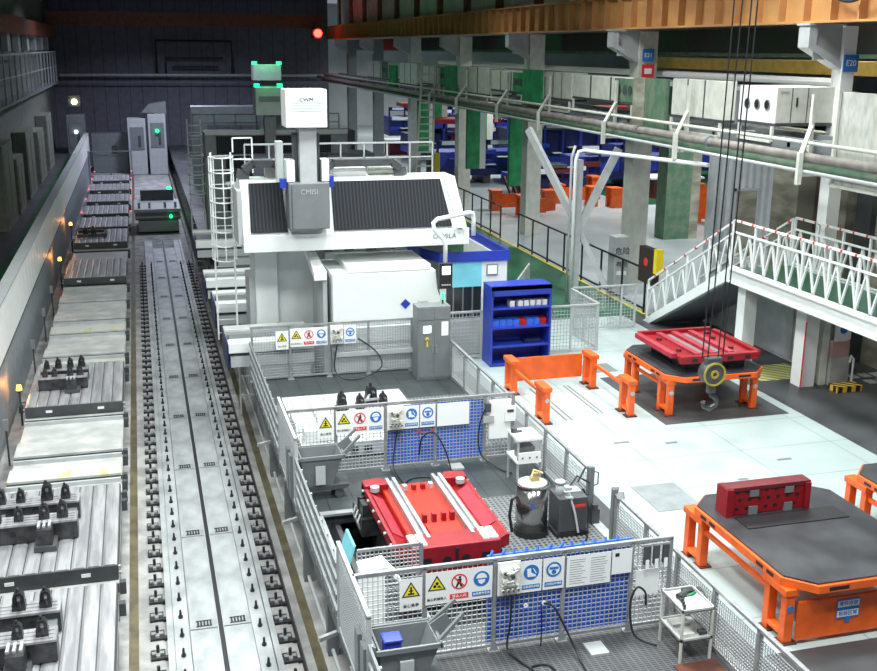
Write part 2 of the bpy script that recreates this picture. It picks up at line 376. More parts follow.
def clamp(parent, x, y, z, s=1.0, m=DSTEEL):
    c = MB(); c.box(-.10*s,.10*s,-.08*s,.08*s,0,.12*s); c.prism([(-.09*s,.12*s),(.09*s,.12*s),(.085*s,.24*s),(.04*s,.30*s),(-.05*s,.29*s),(-.085*s,.22*s)],'y',-.07*s,.07*s)
    c.cyl((-.01*s,0,.28*s),(-.01*s,0,.36*s),.028*s,n=8); c.bar((0,0,.25*s),(.02*s,-.16*s,.20*s),.05*s,.04*s); c.cyl((.02*s,-.15*s,.1*s),(.02*s,-.15*s,.2*s),.02*s,n=6)
    o = c.build('clamp', m, parent); o.location = (x,y,z); return o
def fixture(label, x, y, z, L=1.7, rz=0, s=1.0):
    t = thing('clamping_fixture', label, 'fixture', (x,y,z), rz)
    for yy in (0,.95*s):
        B(-L/2,L/2,yy,yy+.34*s,0,.38*s).build('beam', DSTEEL, t, bevel=.01)
        top = MB(); top.box(-L/2,L/2,yy-.04,yy+.40*s,.38*s,.42*s)
        for j in range(3): top.box(-L/2+.05,L/2-.05,yy+.03+.12*s*j,yy+.06+.12*s*j,.42*s,.435*s)
        top.build('beam_top_plate', PLATE, t)
        for xx in (-L*.2,L*.24): MB().cyl((xx,yy-.012,.2*s),(xx,yy,.2*s),.06*s,n=12).build('port_hole', BLACK, t)
        for xx in (-L*.36,-L*.14,L*.14,L*.36): clamp(t, xx+rnd.uniform(-.04,.04), yy+.17*s, .42*s, s*rnd.uniform(.85,1.25))
    for xx in (-L*.4,L*.4): B(xx-.12,xx+.12,.34*s,.95*s,.03,.25*s).build('tie_bar', GREY, t)
    B(L*.04,L*.04+.42,-.5*s,0,0,.1*s).build('front_foot', DGREY, t)
    B(L*.08,L*.08+.28,-.42*s,-.05,.1*s,.42*s).build('front_cylinder_block', DSTEEL, t)
    fr = MB()
    for j in range(3): fr.box(L*.08+.1*j, L*.08+.05+.1*j, -.3*s, -.02, .42*s,.46*s)
    fr.build('slide_fingers', LGREY, t)
    return t
fixture('dark twin-beam clamping fixture on the second nearest left pallet', -2.55, 20.75, -.585, 1.75)
fixture('dark twin-beam clamping fixture on the nearest left pallet, cut by the frame edge', -2.65, 16.15, -.585, 1.75)
t = fixture('small low clamping fixture on the pallet beside the nearest beacon', -2.55, 30.9, -.585, 1.35, 0, .85)
t = thing('frame_fixture', 'low U-shaped frame fixture on the dim pallet far down the left line', 'fixture', (-2.5,57,-.585))
MB().bar((-.9,0,.1),(.5,0,.1),.15).bar((.5,0,.1),(.5,1.4,.1),.15).bar((-.9,1.4,.1),(.5,1.4,.1),.15).build('frame', DSTEEL, t); clamp(t,-.5,.7,0,1.4); clamp(t,-.1,.7,0,1.4)

def beacon(y, z, label, x=-3.82):
    t = thing('beacon_post', label, 'beacon', (x,y,PIT_Z))
    MB().cyl((0,0,0),(0,0,z-PIT_Z),.03,n=8).build('post', DGREY, t)
    MB().cyl((0,0,z-PIT_Z),(0,0,z-PIT_Z+.05),.075,n=12).build('lamp_base', BLACK, t)
    MB().cyl((0,0,z-PIT_Z+.05),(0,0,z-PIT_Z+.2),.085,.06,n=14).build('lamp_lens', BAMBER, t, smooth=True)
    MB().tube([(0,0,.7),(.12,0,.72),(.25,0,.6)],.02).box(-.06,.06,-.06,.06,.4,.62).build('switch_bracket', DGREY, t)
    l = bpy.data.lights.new('beacon_light','POINT'); l.energy = 15; l.color = (1,.4,.1); l.shadow_soft_size = .1
    o = bpy.data.objects.new('beacon_light', l); COL.objects.link(o); o.location = (x,y-.2,z+.35)
beacon(31.5,-.75,'amber beacon on a thin post, nearest one by the barrier'); beacon(50.2,-.5,'amber beacon on a thin post, second from the camera by the barrier'); beacon(59.5,-.35,'amber beacon on a thin post, farthest lit one by the barrier')
for k,y in enumerate((24.2,28.3,36.4,41.0,45.0)):
    t = thing('sensor_post', 'thin dark sensor post between barrier and pallet line, %s' % ('nearest of five','second nearest','third from the camera','fourth from the camera','farthest of five')[k], 'sensor', (-3.85,y,PIT_Z))
    MB().cyl((0,0,0),(0,0,1.15),.025,n=8).build('post', DGREY, t); B(-.06,.06,-.05,.05,1.0,1.3).build('sensor_head', STEEL, t)
for k,y in enumerate((66,72,77,83,88)):
    for sx,xx in (('left',-3.55),('right',-.75)):
        tag(MB().cyl((xx,y,-.62),(xx,y,-.54),.05,n=10).build('marker_lamp', BRED2), 'tiny red marker lamp at the %s end of a far dark pallet' % sx, 'lamp', 'red marker lamps on the %s' % sx)
t = thing('pit_end_railing', 'grey railing across the far end of the pallet line', 'railing', (-4.05,90,PIT_Z))
MB().bar((0,0,2.6),(3.4,0,2.6),.09).bar((0,0,.6),(3.4,0,.6),.09).build('rail', GREY, t)
for x in (0.05,1.7,3.35): B(x-.05,x+.05,-.05,.05,0,2.6).build('post', GREY, t)

# transfer shuttle on the track
t = thing('shuttle_car', 'low grey shuttle car standing on the track in the dark', 'shuttle car', (.85,65,PIT_Z))
B(-1.2,1.15,0,4,.08,.75).build('chassis', LGREY, t, bevel=.02)
B(-1.4,1.3,-.15,4.2,1.25,1.45).build('top_plate', LGREY, t, bevel=.02); B(-1.35,1.25,-.05,4.1,.8,1.2).build('lift_frame', GREY, t)
B(-1.4,1.3,-.3,-.1,.95,1.03).build('bumper_bar', LGREY, t)
for x in (-1.1,-.5,.4,1.0): MB().cyl((x,.3,1.45),(x,.3,1.8),.07,n=8).build('locating_pin', STEEL, t)
B(-1,1,3.6,4.0,1.45,2.1).build('rear_console', DGREY, t)
MB().cyl((.7,-.05,1.0),(.7,-.32,1.0),.09,n=10).build('signal_lamp', BGREEN, t)
t = thing('signal_column', 'small post with a green lamp behind the shuttle car', 'signal lamp', (1.7,72,PIT_Z))
MB().cyl((0,0,0),(0,0,1.6),.05,n=8).build('post', DGREY, t); MB().cyl((0,0,1.6),(0,0,1.85),.14,n=12).build('lamp_lens', BGREEN, t)

# ================================================================== PLATFORM
struct('floor_platform', MB().box(2.62,8.1,8,14.6,-.22,0,0).box(2.62,3.0,14.6,19.3,-.22,0,1).box(6.05,8.1,14.6,19.3,-.22,0,2)
   .box(2.62,8.1,19.3,22.2,-.22,0,1).box(2.62,3.0,22.2,26,-.22,0,1).box(6.3,8.1,22.2,26,-.22,0,2).box(2.62,8.1,26,28.6,-.22,0,1).box(8.1,8.3,8,28.6,-.22,.03,3), [GRATE2, DECKPL, GRATE, LGREY])
tb = MB(); tb.box(3.0,6.05,19.2,19.36,0,.05).box(2.95,3.05,14.6,19.2,0,.04).box(4.0,4.1,14.6,19.25,-.05,.05)
tag(tb.build('pit_edge_frame', STEEL), 'pale steel frame around the opening in the deck beside the red fixture', 'frame')
tag(B(3.0,6.05,14.6,19.2,-.9,-.8).build('sunken_grid', GRATE2), 'dark sunken grid floor inside the deck opening', 'grating')
t = thing('platform_understructure', 'dark steel posts and beams carrying the fenced platform over the pit', 'steel frame', (2.9,8,PIT_Z))
MB().box(.0,.12,0,20.4,1.3,1.57).box(0,.08,0,20.4,.6,.7).build('edge_beam', DSTEEL, t)
B(.4,.5,0,20.4,0,1.57).build('dark_screen', DGREY, t)
for k in range(7): B(-.14,.06,.4+2.9*k,.6+2.9*k,0,1.58).build('post', GREY, t)
for k in range(4): MB().bar((-.55,2.9+4.6*k,1.35),(-.1,3.1+4.6*k,1.35),.07).build('stay', LGREY, t)

# ================================================================== FENCES
def fence(label, p0, p1, h, posts, z0=0, pitch=.078, w=.013, wire=WIRE, rail=STEEL, blue=(), skip=(), foot=True, cat='mesh fence', name='mesh_fence', pt=.06, gap=.07):
    d = Vector(p1)-Vector(p0); L = d.length; rz = math.atan2(d.y, d.x)
    t = thing(name, label, cat, (p0[0],p0[1],z0), rz)
    for x in posts:
        po = B(x-pt/2,x+pt/2,-pt/2,pt/2,0,h-.03).build('post', rail, t)
        if foot:
            MB().box(x-.09,x+.09,-.09,.09,0,.015).prism([(x-.07,.015),(x+.07,.015),(x+.01,.2),(x-.01,.2)],'y',-.035-pt/2,-pt/2).build('post_foot', STEEL, po)
    B(0,L,-pt/2,pt/2,h-.05,h).build('top_rail', rail, t)
    B(0,L,-.02,.02,.06,.10).build('bottom_rail', rail, t)
    xs = list(posts)
    for i in range(len(xs)-1):
        if i in skip: continue
        a,b = xs[i]+pt/2, xs[i+1]-pt/2
        MB().grid(a,b,.1,h-gap,pitch,w).build('mesh_panel', wire, t)
    for a,b,za,zb in blue: B(a,b,.03,.036,za,zb).build('blue_backing', BLUENET, t)
    return t
PX_ = [0.05,1.1,2.2,3.33,4.48,5.15]
fence('front mesh fence across the platform, with safety signs and blue backing', (2.6,13.8), (7.78,13.8), 1.57, PX_, blue=((2.08,3.3,.12,1.46),(3.36,4.45,.12,1.46)), w=.011)
fence('middle mesh fence across the platform behind the red fixture', (2.6,21.3), (7.78,21.3), 1.57, PX_, blue=((2.25,3.3,.12,1.46),(3.36,4.45,.12,1.46)), w=.011)
fence('rear mesh fence across the platform in front of the big machine', (2.6,28.45), (7.3,28.45), 1.57, [0.05,1.1,2.2,3.33,4.6], w=.011)
RY = [0.03,1.25,2.45,3.65,4.3]
fence('right side mesh fence nearest the camera, beside the tool trolley', (8.1,9.2), (8.1,16.55), 1.08, [.03,1.25,2.5,3.75,4.95,6.1,7.3], pitch=.06, w=.011, pt=.07, foot=False, gap=.16)
fence('right side mesh fence of the middle cell, running back to the grey cabinet', (8.1,17.75), (8.1,28.4), 1.1, [.05,1.2,2.4,3.6,4.8,6.0,7.2,8.4,9.6,10.6], pitch=.07, w=.011, pt=.07, foot=False, gap=.16)
# short tall panels at the left ends
def corner_panel(y0, y1, label, sheet):
    t = fence(label, (2.6,y0), (2.6,y1), 1.57, [0.03,(y1-y0)-.03], pitch=.06, w=.012, wire=WIRE, rail=LGREY, foot=False)
    if sheet: B(.05,y1-y0-.05,-.045,-.03,.1,1.4).build('white_sheet', SWHITE, t)
corner_panel(12.6,14.95,'pale tall mesh panel at the left front corner of the platform', True)
corner_panel(19.6,22.25,'pale tall mesh panel at the left end of the middle fence', True)
def slat_rail(y0,y1,label):
    t = thing('guard_railing', label, 'railing', (2.58,y0,0)); L = y1-y0; n = max(2,round(L/.55))
    for z in (1.14,.86,.58,.3): B(-.02,.02,0,L,z-.055,z+.04).build('rail', GREY, t)
    for k in range(n+1): B(.02,.06,L*k/n-.03,L*k/n+.03,0,1.15).build('post', STEEL, t)
slat_rail(14.98,19.55,'grey slatted railing on the pit side, beside the red fixture')
slat_rail(22.3,28.4,'grey slatted railing on the pit side of the rear cell')
slat_rail(8.2,12.55,'grey slatted railing at the bottom edge of the photo')
tt = thing('inner_mesh_screen', 'short mesh screen just inside the front left corner', 'mesh fence', (2.95,15.2,0))
MB().grid(0,1.05,.1,1.2,.07,.016).build('mesh_panel', WIRE, tt); MB().box(0,1.05,-.02,.02,1.2,1.25).build('top_rail', STEEL, tt); B(1.03,1.09,-.03,.03,0,1.25).build('post', STEEL, tt)
# gate posts at the opening
for y,lab in ((17.72,'far gate post with a handle at the opening in the right fence'),(16.6,'near gate post with a lamp at the opening in the right fence')):
    t = thing('gate_post', lab, 'gate post', (8.1,y,0))
    B(-.06,.06,-.05,.05,0,1.16).build('post', GREY, t)
    if y > 17: MB().tube([(.06,0,1.05),(.16,0,1.02),(.16,0,.78),(.06,0,.75)],.015).build('handle', DGREY, t); MB().box(-.02,.14,-.2,-.06,.0,.32).cyl((.06,-.13,.32),(.06,-.13,.42),.07,n=10).build('sensor', DGREY, t)
    else: MB().cyl((.0,.0,1.16),(0,0,1.22),.06,n=10).cyl((.02,-.2,1.06),(.02,-.2,1.2),.08,.05,n=10).build('lamp', LGREY, t)

# ---- signs
def sign(kind, x, y, zt, label, group=None, w=.35, h=.53):
    t = thing('safety_sign', label, 'safety sign', (x,y,zt-h), 0, group)
    B(0,w,-.006,0,0,h).build('panel', SWHITE, t)
    cx = w/2; cz = h*.63; r = w*.36
    y1 = -.007
    if kind in ('hand','machine'):
        tb_ = MB().prism([(cx-r*1.12,cz-r*.8),(cx+r*1.12,cz-r*.8),(cx,cz+r*1.15)],'y',y1,y1-.004).build('triangle_border', INK, t)
        MB().prism([(cx-r*.86,cz-r*.65),(cx+r*.86,cz-r*.65),(cx,cz+r*.85)],'y',y1-.004,y1-.007).build('triangle', SYEL, tb_)
        p = MB()
        if kind == 'hand': p.box(cx-.05,cx+.05,y1-.010,y1-.007,cz-.065,cz-.04).box(cx-.012,cx+.012,y1-.010,y1-.007,cz-.04,cz+.05).box(cx-.035,cx+.035,y1-.010,y1-.007,cz-.01,cz+.008).disc(cx,cz+.05,.016,y1-.007,.003,10)
        else: p.disc(cx,cz+.015,.026,y1-.007,.003,8).disc(cx-.035,cz-.03,.026,y1-.007,.003,8).prism([(cx+.0,cz-.05),(cx+.075,cz-.06),(cx+.03,cz-.015)],'y',y1-.007,y1-.01)
        p.build('pictogram', INK, tb_)
        text('当心夹手' if kind == 'hand' else '当心机械伤人', .062 if kind == 'hand' else .052, t, (cx,y1-.002,h*.16), INK)
    elif kind == 'no':
        MB().ring(cx,cz,r,r*.84,y1).build('ring', SRED, t)
        MB().disc(cx+.01,cz+.07,.02,y1,.003,10).prism([(cx-.03,cz+.045),(cx+.035,cz+.045),(cx+.03,cz-.02),(cx+.05,cz-.09),(cx+.02,cz-.09),(cx,cz-.03),(cx-.03,cz-.09),(cx-.06,cz-.09),(cx-.03,cz-.01)],'y',y1,y1-.003).build('pictogram', INK, t)
        MB().bar((cx-r*.66,y1-.006,cz+r*.66),(cx+r*.66,y1-.006,cz-r*.66),.004,.018).build('slash', SRED, t)
        B(.03,w-.03,y1-.004,y1,h*.10,h*.26).build('banner', SRED, t); text('禁止入内', .058, t, (cx,y1-.006,h*.18), SWHITE)
    else:
        dc = MB().disc(cx,cz,r,y1).build('disc', SBLUE, t); p = MB(); yy = y1-.004
        if kind == 'helmet': p.prism([(cx+.085*cos(a),cz+.01+.085*sin(a)) for a in [pi*k/12 for k in range(13)]],'y',yy,yy-.003).prism([(cx-.06,cz-.005),(cx+.06,cz-.005),(cx+.045,cz-.06),(cx,cz-.09),(cx-.045,cz-.06)],'y',yy,yy-.003)
        elif kind == 'boot': p.prism([(cx-.07,cz+.06),(cx-.01,cz+.07),(cx+.0,cz-.01),(cx+.07,cz-.045),(cx+.075,cz-.075),(cx-.06,cz-.075)],'y',yy,yy-.003).prism([(cx+.02,cz+.07),(cx+.04,cz+.06),(cx+.09,cz-.02),(cx+.07,cz-.02)],'y',yy,yy-.003)
        else: p.disc(cx,cz,r*.74,yy,.003)
        p.build('pictogram', SWHITE, dc)
        if kind == 'goggles':
            MB().box(cx-.075,cx+.075,yy-.006,yy-.003,cz+.005,cz+.045).disc(cx,cz-.04,.04,yy-.003,.003,12).build('goggles', SBLUE, dc)
        if kind == 'helmet': B(cx-.07,cx+.07,yy-.006,yy-.003,cz-.005,cz+.012).build('helmet_brim', SBLUE, dc)
        B(.03,w-.03,y1-.004,y1,h*.10,h*.24).build('banner', SBLUE, t)
        text({'helmet':'必须戴安全帽','boot':'必须穿防护鞋','goggles':'必须戴防护眼镜'}[kind], .044 if kind != 'goggles' else .038, t, (cx,y1-.006,h*.17), SWHITE)
    return t
def valve_box(x, y, zt, where):
    t = thing('valve_manifold', 'white pneumatic valve manifold hung on the %s' % where, 'valve unit', (x,y,zt-.55))
    B(0,.36,-.03,0,0,.55).build('back_plate', SWHITE, t)
    v = MB()
    for i in range(4): v.cyl((.06+.08*i,-.03,.12),(.06+.08*i,-.13,.12),.025,n=8)
    for (a,b,c) in ((.08,.42,.05),(.2,.36,.06),(.28,.46,.04),(.1,.27,.045)): v.cyl((a,-.03,b),(a,-.14,b),c,n=10)
    v.box(.04,.32,-.10,-.03,.16,.2).tube([(.08,-.14,.42),(.18,-.18,.44),(.28,-.14,.46)],.012).tube([(.1,-.14,.27),(.2,-.17,.3),(.28,-.1,.18)],.012)
    v.build('valves', CREAM, t)
    d = MB()
    for i in range(4): d.box(.045+.08*i,.075+.08*i,-.14,-.131,.10,.14)
    d.cyl((.2,-.14,.36),(.2,-.16,.36),.035,n=10).cyl((.08,-.14,.42),(.08,-.155,.42),.025,n=10).box(.0,.36,-.06,0,-.02,.0)
    d.build('fittings', DGREY, t)
def hose(label, pts, r=.018, m=BLACK):
    # smooth through points
    P = [Vector(p) for p in pts]; out = []
    for i in range(len(P)-1):
        p0 = P[max(i-1,0)]; p1 = P[i]; p2 = P[i+1]; p3 = P[min(i+2,len(P)-1)]
        for k in range(6):
            u = k/6; out.append(.5*((2*p1)+(-p0+p2)*u+(2*p0-5*p1+4*p2-p3)*u*u+(-p0+3*p1-3*p2+p3)*u**3))
    out.append(P[-1])
    return tag(MB().tube(out, r, 8).build('hose', m, smooth=True), label, 'hose')
for (Y, wh, full) in ((13.8,'front fence',2),(21.3,'middle fence',1),(28.45,'rear fence',0)):
    y = Y-.045
    sign('hand', 3.30, y, 1.42, 'yellow triangle sign, leftmost of the signs on the '+wh)
    sign('machine', 3.70, y, 1.47, 'yellow triangle machine hazard sign, second from left on the '+wh)
    sign('no', 4.05, y, 1.47, 'red ring no-entry sign on the '+wh)
    sign('helmet', 4.40, y, 1.47, 'blue disc helmet sign on the %s, left of the valve manifold' % wh)
    valve_box(4.83, y, 1.5, wh)
    if full: sign('boot', 5.20, y, 1.47, 'blue disc safety boot sign on the '+wh)
    sign('goggles', 5.57 if full else 5.22, y, 1.47, 'blue disc goggles sign, rightmost pictogram sign on the '+wh)
    if full:
        t = thing('notice_sheet', 'large white notice sheet of printed lines on the '+wh, 'notice', (5.96,y,.93))
        B(0,.74,-.008,0,0,.53).build('paper', PAPER, t)
        ln = MB()
        for c in (0.05,.40):
            for k in range(11): ln.box(c,c+rnd.uniform(.18,.29),-.010,-.008,.05+.04*k,.058+.04*k)
        if full == 2: ln.build('print', GREY, t)
t = thing('curled_notice', 'small white curled notice right of the large sheet on the front fence', 'notice', (6.72,13.755,1.05))
B(0,.34,-.008,0,0,.42).build('paper', PAPER, t); B(.05,.12,-.011,-.008,.3,.36).build('print', INK, t)
t = thing('glove_rack', 'row of dark tools with white tags hung on the front fence corner', 'tool rack', (7.2,13.74,1.1))
B(0,.5,-.03,0,.38,.41).build('hook_bar', STEEL, t)
for k in range(3): B(.04+.16*k,.14+.16*k,-.07,-.02,.08,.40).build('tool', DGREY, t); B(.06+.16*k,.12+.16*k,-.078,-.07,.02,.17).build('tag', PAPER, t)
t = thing('check_sheet', 'white check sheet below the hanging tools on the front fence', 'notice', (7.15,13.755,.62)); B(0,.4,-.008,0,0,.44).build('paper', PAPER, t)
tk = MB()
for k in range(12): tk.bar((4.75+.19*k,13.87,1.57),(4.78+.19*k+rnd.uniform(-.03,.03),13.89,1.64),.03,.03)
tk.tube([(4.7,13.88,1.56),(7.1,13.88,1.57)],.02)
tag(tk.build('cable_bundle', BLUENET), 'blue cable bundle with ties lying along the front fence rail', 'cable')
hose('black hose down from the front valve manifold to the deck', [(5.05,13.7,.95),(5.02,13.65,.5),(4.97,13.6,.1),(5.1,13.3,.03),(5.3,12.8,.03)])
hose('black hose looped from a blue panel port to the deck, front fence', [(5.6,13.73,.72),(5.72,13.6,.7),(5.9,13.4,.3),(5.98,13.1,.03),(5.9,12.4,.03)])
hose('short black hose hanging from the same blue panel port, front fence', [(5.55,13.73,.72),(5.55,13.68,.4),(5.54,13.66,.03)],.012)
hose('coiled black hose lying on the deck in front of the front fence', [(5.1,12.9,.03),(5.2,13.15,.03),(5.45,13.15,.03),(5.5,12.9,.03),(5.3,12.7,.03),(5.15,12.5,.03)])
hose('black hose arched beside the check sheet on the front fence', [(7.3,13.65,.5),(7.25,13.6,.75),(7.1,13.6,.85),(6.98,13.55,.6),(7.0,13.4,.15),(7.3,13.2,.03)])
hose('black hose down from the middle valve manifold to the red fixture', [(5.05,21.2,.95),(4.95,21.1,.5),(4.9,20.9,.15),(5.0,20.4,.03),(5.1,19.5,.05)])
hose('black hose arched from the blue panel to the deck, middle fence', [(5.55,21.23,.3),(5.6,21.2,.7),(5.85,21.1,.85),(6.05,20.9,.5),(6.15,20.7,.03)])
hose('black hose loop behind the red fixture on the deck', [(4.9,20.2,.03),(5.2,20.6,.03),(5.6,20.6,.03),(5.7,20.2,.03)])
hose('black hose from the switch box down to the small white stand', [(7.05,21.15,1.3),(6.9,21.1,.9),(6.9,21.0,.3),(7.2,20.7,.05),(7.4,20.3,.05)])
hose('black hose hanging in a wide loop at the rear fence', [(5.0,28.3,.95),(4.9,28.2,.3),(5.1,28.0,.05),(5.6,27.9,.05),(6.2,28.0,.3),(6.1,28.2,.7),(5.6,28.3,1.1)],.022)
for (x,y,wh) in ((5.3,13.78,'left one'),(5.6,13.78,'right one')):
    tag(MB().ring(x,.72,.035,.015,y-.03,.02).build('hose_port', PAPER), 'small white hose port on the blue backing of the front fence, '+wh, 'hose port')
for (x,y,wh) in ((5.55,21.27,'left one'),(5.85,21.27,'right one')):
    tag(MB().ring(x,.85,.035,.015,y-.03,.02).build('hose_port', SRED), 'small red hose port on the blue backing of the middle fence, '+wh, 'hose port')

# ================================================================== RED FIXTURE IN THE CELL
t = thing('red_welding_fixture', 'large bright red fixture frame with two steel rails inside the front cell', 'fixture', (4.82,15.85,0))
B(-.68,.68,.15,3.0,.42,.70).build('body', REDORANGE, t, bevel=.02)
B(-.80,.80,0,.55,.28,.80).build('front_box', RED, t, bevel=.02)
for x in (-.55,.55): B(x-.1,x+.1,-.006,.01,.42,.6).build('port_hole', BLACK, t)
for x in (-.17,.17): MB().cyl((x,-.008,.52),(x,.02,.52),.08,n=14).build('port_hole', BLACK, t)
for s in (-1,1):
    MB().prism([(s*.68,.58),(s*.98,.76),(s*1.04,.76),(s*1.04,.55),(s*.68,.42)],'y',.25,3.05).build('side_wing', RED, t)
    MB().add([(s*.74,.8,.64),(s*.95,.8,.77),(s*.95,2.5,.77),(s*.74,2.5,.64),(s*.74,.8,.62),(s*.95,.8,.74),(s*.95,2.5,.74),(s*.74,2.5,.62)],[(0,1,2,3),(7,6,5,4),(0,4,5,1),(1,5,6,2),(2,6,7,3),(3,7,4,0)]).build('worn_wing_panel', PINK, t)
    MB().prism([(s*.55,3.0),(s*.66,3.16),(s*1.04,3.10),(s*1.04,2.8),(s*.55,2.8)],'z',.45,.82).build('rear_ear', RED, t, bevel=.02)
    MB().cyl((s*.86,2.68,.75),(s*.86,2.68,.84),.09,n=16).build('rear_knob', LGREY, t)
    r = MB(); r.box(s*.47-.10,s*.47-.035,.35,3.1,.70,.82).box(s*.47+.035,s*.47+.10,.35,3.1,.70,.82).box(s*.47-.035,s*.47+.035,.35,3.1,.70,.75); r.build('steel_rail', PLATE, t)
    for k in range(2):
        for j in range(3): B(s*.64-.14+.15*k, s*.64-.02+.15*k, .06+.15*j, .18+.15*j, .80,.84).build('white_shim', SWHITE, t)
    for k in range(6): MB().cyl((s*1.04,.45+.48*k,.7),(s*1.08,.45+.48*k,.7),.03,n=8).build('edge_pin', LGREY, t)
for yy in (1.15,2.65):
    for x in (-.26,-.08,.10,.26):
        B(x-.04,x+.04,yy,yy+.12,.70,.86 if yy < 2 else .80).build('lug', RED if x in(-.08,.1) or yy < 2 else LGREY, t)
B(-.3,.3,.1,1.0,.74,.76).build('front_plate', REDORANGE, t)
B(-.02,.02,-.04,0,.02,.75).build('front_cable_guide', BLACK, t)
MB().box(-.9,-.5,.3,2.7,-.78,.28).box(.5,.9,.3,2.7,-.78,.28).box(-.9,.9,.3,.6,-.1,.28).box(-.9,.9,2.4,2.7,-.1,.28).build('pedestal', DSTEEL, t)
hy = thing('hydraulic_unit', 'black hydraulic block at the left rear of the red fixture', 'hydraulic unit', (3.62,18.15,0))
MB().box(0,.32,0,.9,0,.35).box(.04,.28,.1,.4,.35,.6).build('block', DSTEEL, hy); MB().cyl((.1,.5,.35),(.1,.5,.62),.08).cyl((.2,.75,.35),(.2,.75,.55),.07).build('solenoids', BLACK, hy)
for k in range(3): MB().tube([(0,.15+.22*k,.1),(-.05,.15+.22*k,.25),(.02,.2+.22*k,.38)],.02).build('hose_stub', LGREY, hy)

# stainless vessel and drive unit
t = thing('steel_vessel', 'polished stainless cylindrical vessel standing behind the front fence', 'vessel', (6.82,17.55,0))
vs = MB(); vs.cyl((0,0,.12),(0,0,1.0),.31,n=32); vs.build('drum', CHROME, t, smooth=True)
MB().cyl((0,0,1.0),(0,0,1.03),.33,n=32).build('lid_rim', CHROME, t); MB().cyl((0,0,1.03),(0,0,1.045),.28,n=24).build('lid', LGREY, t)
MB().cyl((0,0,0),(0,0,.12),.34,n=24).build('base', BLACK, t)
MB().box(-.02,.14,.0,.12,1.04,1.13).cyl((.08,.05,1.13),(.08,.05,1.2),.05).tube([(.0,.1,1.06),(.1,.2,1.2),(.25,.1,1.15)],.025).build('brass_valve', mat('brass', (.45,.36,.16), .35, .7), t)
MB().tube([(-.27,0,.8),(-.42,-.05,.75),(-.48,-.1,.45),(-.42,-.1,.1)],.03).build('side_hose', BLACK, t)
t = thing('pump_unit', 'dark grey pump box with pipes beside the stainless vessel', 'pump', (7.5,17.45,0))
B(-.25,.33,-.25,.3,.08,.78).build('housing', DGREY, t, bevel=.02); B(-.3,.36,-.28,.33,0,.08).build('base', BLACK, t)
B(.05,.28,-.256,-.25,.58,.64).build('red_label', SRED, t)
MB().cyl((-.15,0,.72),(-.15,0,1.0),.08).cyl((-.15,0,1.0),(-.15,0,1.05),.1).build('filter_bowl', LGREY, t, smooth=True)
MB().tube([(.0,.1,.75),(.3,.25,1.0),(.55,.2,.85),(.45,.0,.7),(.15,.0,.75)],.02).tube([(.3,.2,.9),(.5,.3,1.15)],.02).build('pipes', BLACK, t)
MB().tube([(-.05,-.2,.9),(.05,-.3,.5),(.12,-.34,.1)],.022).tube([(-.1,-.15,.75),(.0,-.28,.8)],.03).build('lance', WIRE, t)
MB().box(-.1,.3,.0,.25,.78,.80).box(.0,.12,.05,.2,.80,.86).build('top_fittings', LGREY, t)
hose('black hose bundle from the pump unit down to the deck by the gate post', [(7.75,17.5,.6),(7.9,17.6,.75),(7.98,17.5,.4),(7.9,17.3,.05),(7.7,16.9,.03)],.02)

# white stand in middle cell
t = thing('small_white_stand', 'small white equipment stand in the corner of the middle cell', 'stand', (7.25,19.6,0))
for x in (.02,.52):
    for y in (.02,.62): B(x,x+.04,y,y+.04,0,1.05).build('leg', LGREY, t)
B(0,.56,0,.66,1.05,1.1).build('top_shelf', SWHITE, t); B(0,.56,0,.66,.55,.6).build('lower_shelf', SWHITE, t); B(.03,.53,-.02,.0,.55,.8).build('front_panel', SWHITE, t)
MB().cyl((.12,-.03,.68),(.12,-.02,.68),.02,n=8).cyl((.28,-.03,.68),(.28,-.02,.68),.02,n=8).cyl((.44,-.03,.68),(.44,-.02,.68),.02,n=8).build('control_knob', DGREY, t)
tag(B(7.35,7.7,19.75,20.05,.6,.85).build('control_box', GREY), 'small grey box on the lower shelf of the small white stand', 'box')
tag(MB().cyl((7.33,20.05,1.1),(7.33,20.05,1.2),.07).box(7.31,7.5,20.0,20.08,1.1,1.14).build('hand_grinder', DGREY), 'small dark hand tool lying on top of the small white stand', 'tool')
t = thing('wall_switch_box', 'white switch box hung with papers on the right end of the middle fence', 'switch box', (7.15,21.22,.55))
B(0,.5,-.05,0,0,.9).build('white_board', SWHITE, t); B(.35,.6,-.1,-.05,.4,.75).build('box', SWHITE, t); B(.4,.55,-.11,-.1,.62,.68).build('label', DGREY, t); B(-.1,.02,-.1,0,.65,.85).build('socket', DGREY, t); B(-.15,.1,-.08,-.01,.4,.56).build('tray', LGREY, t)

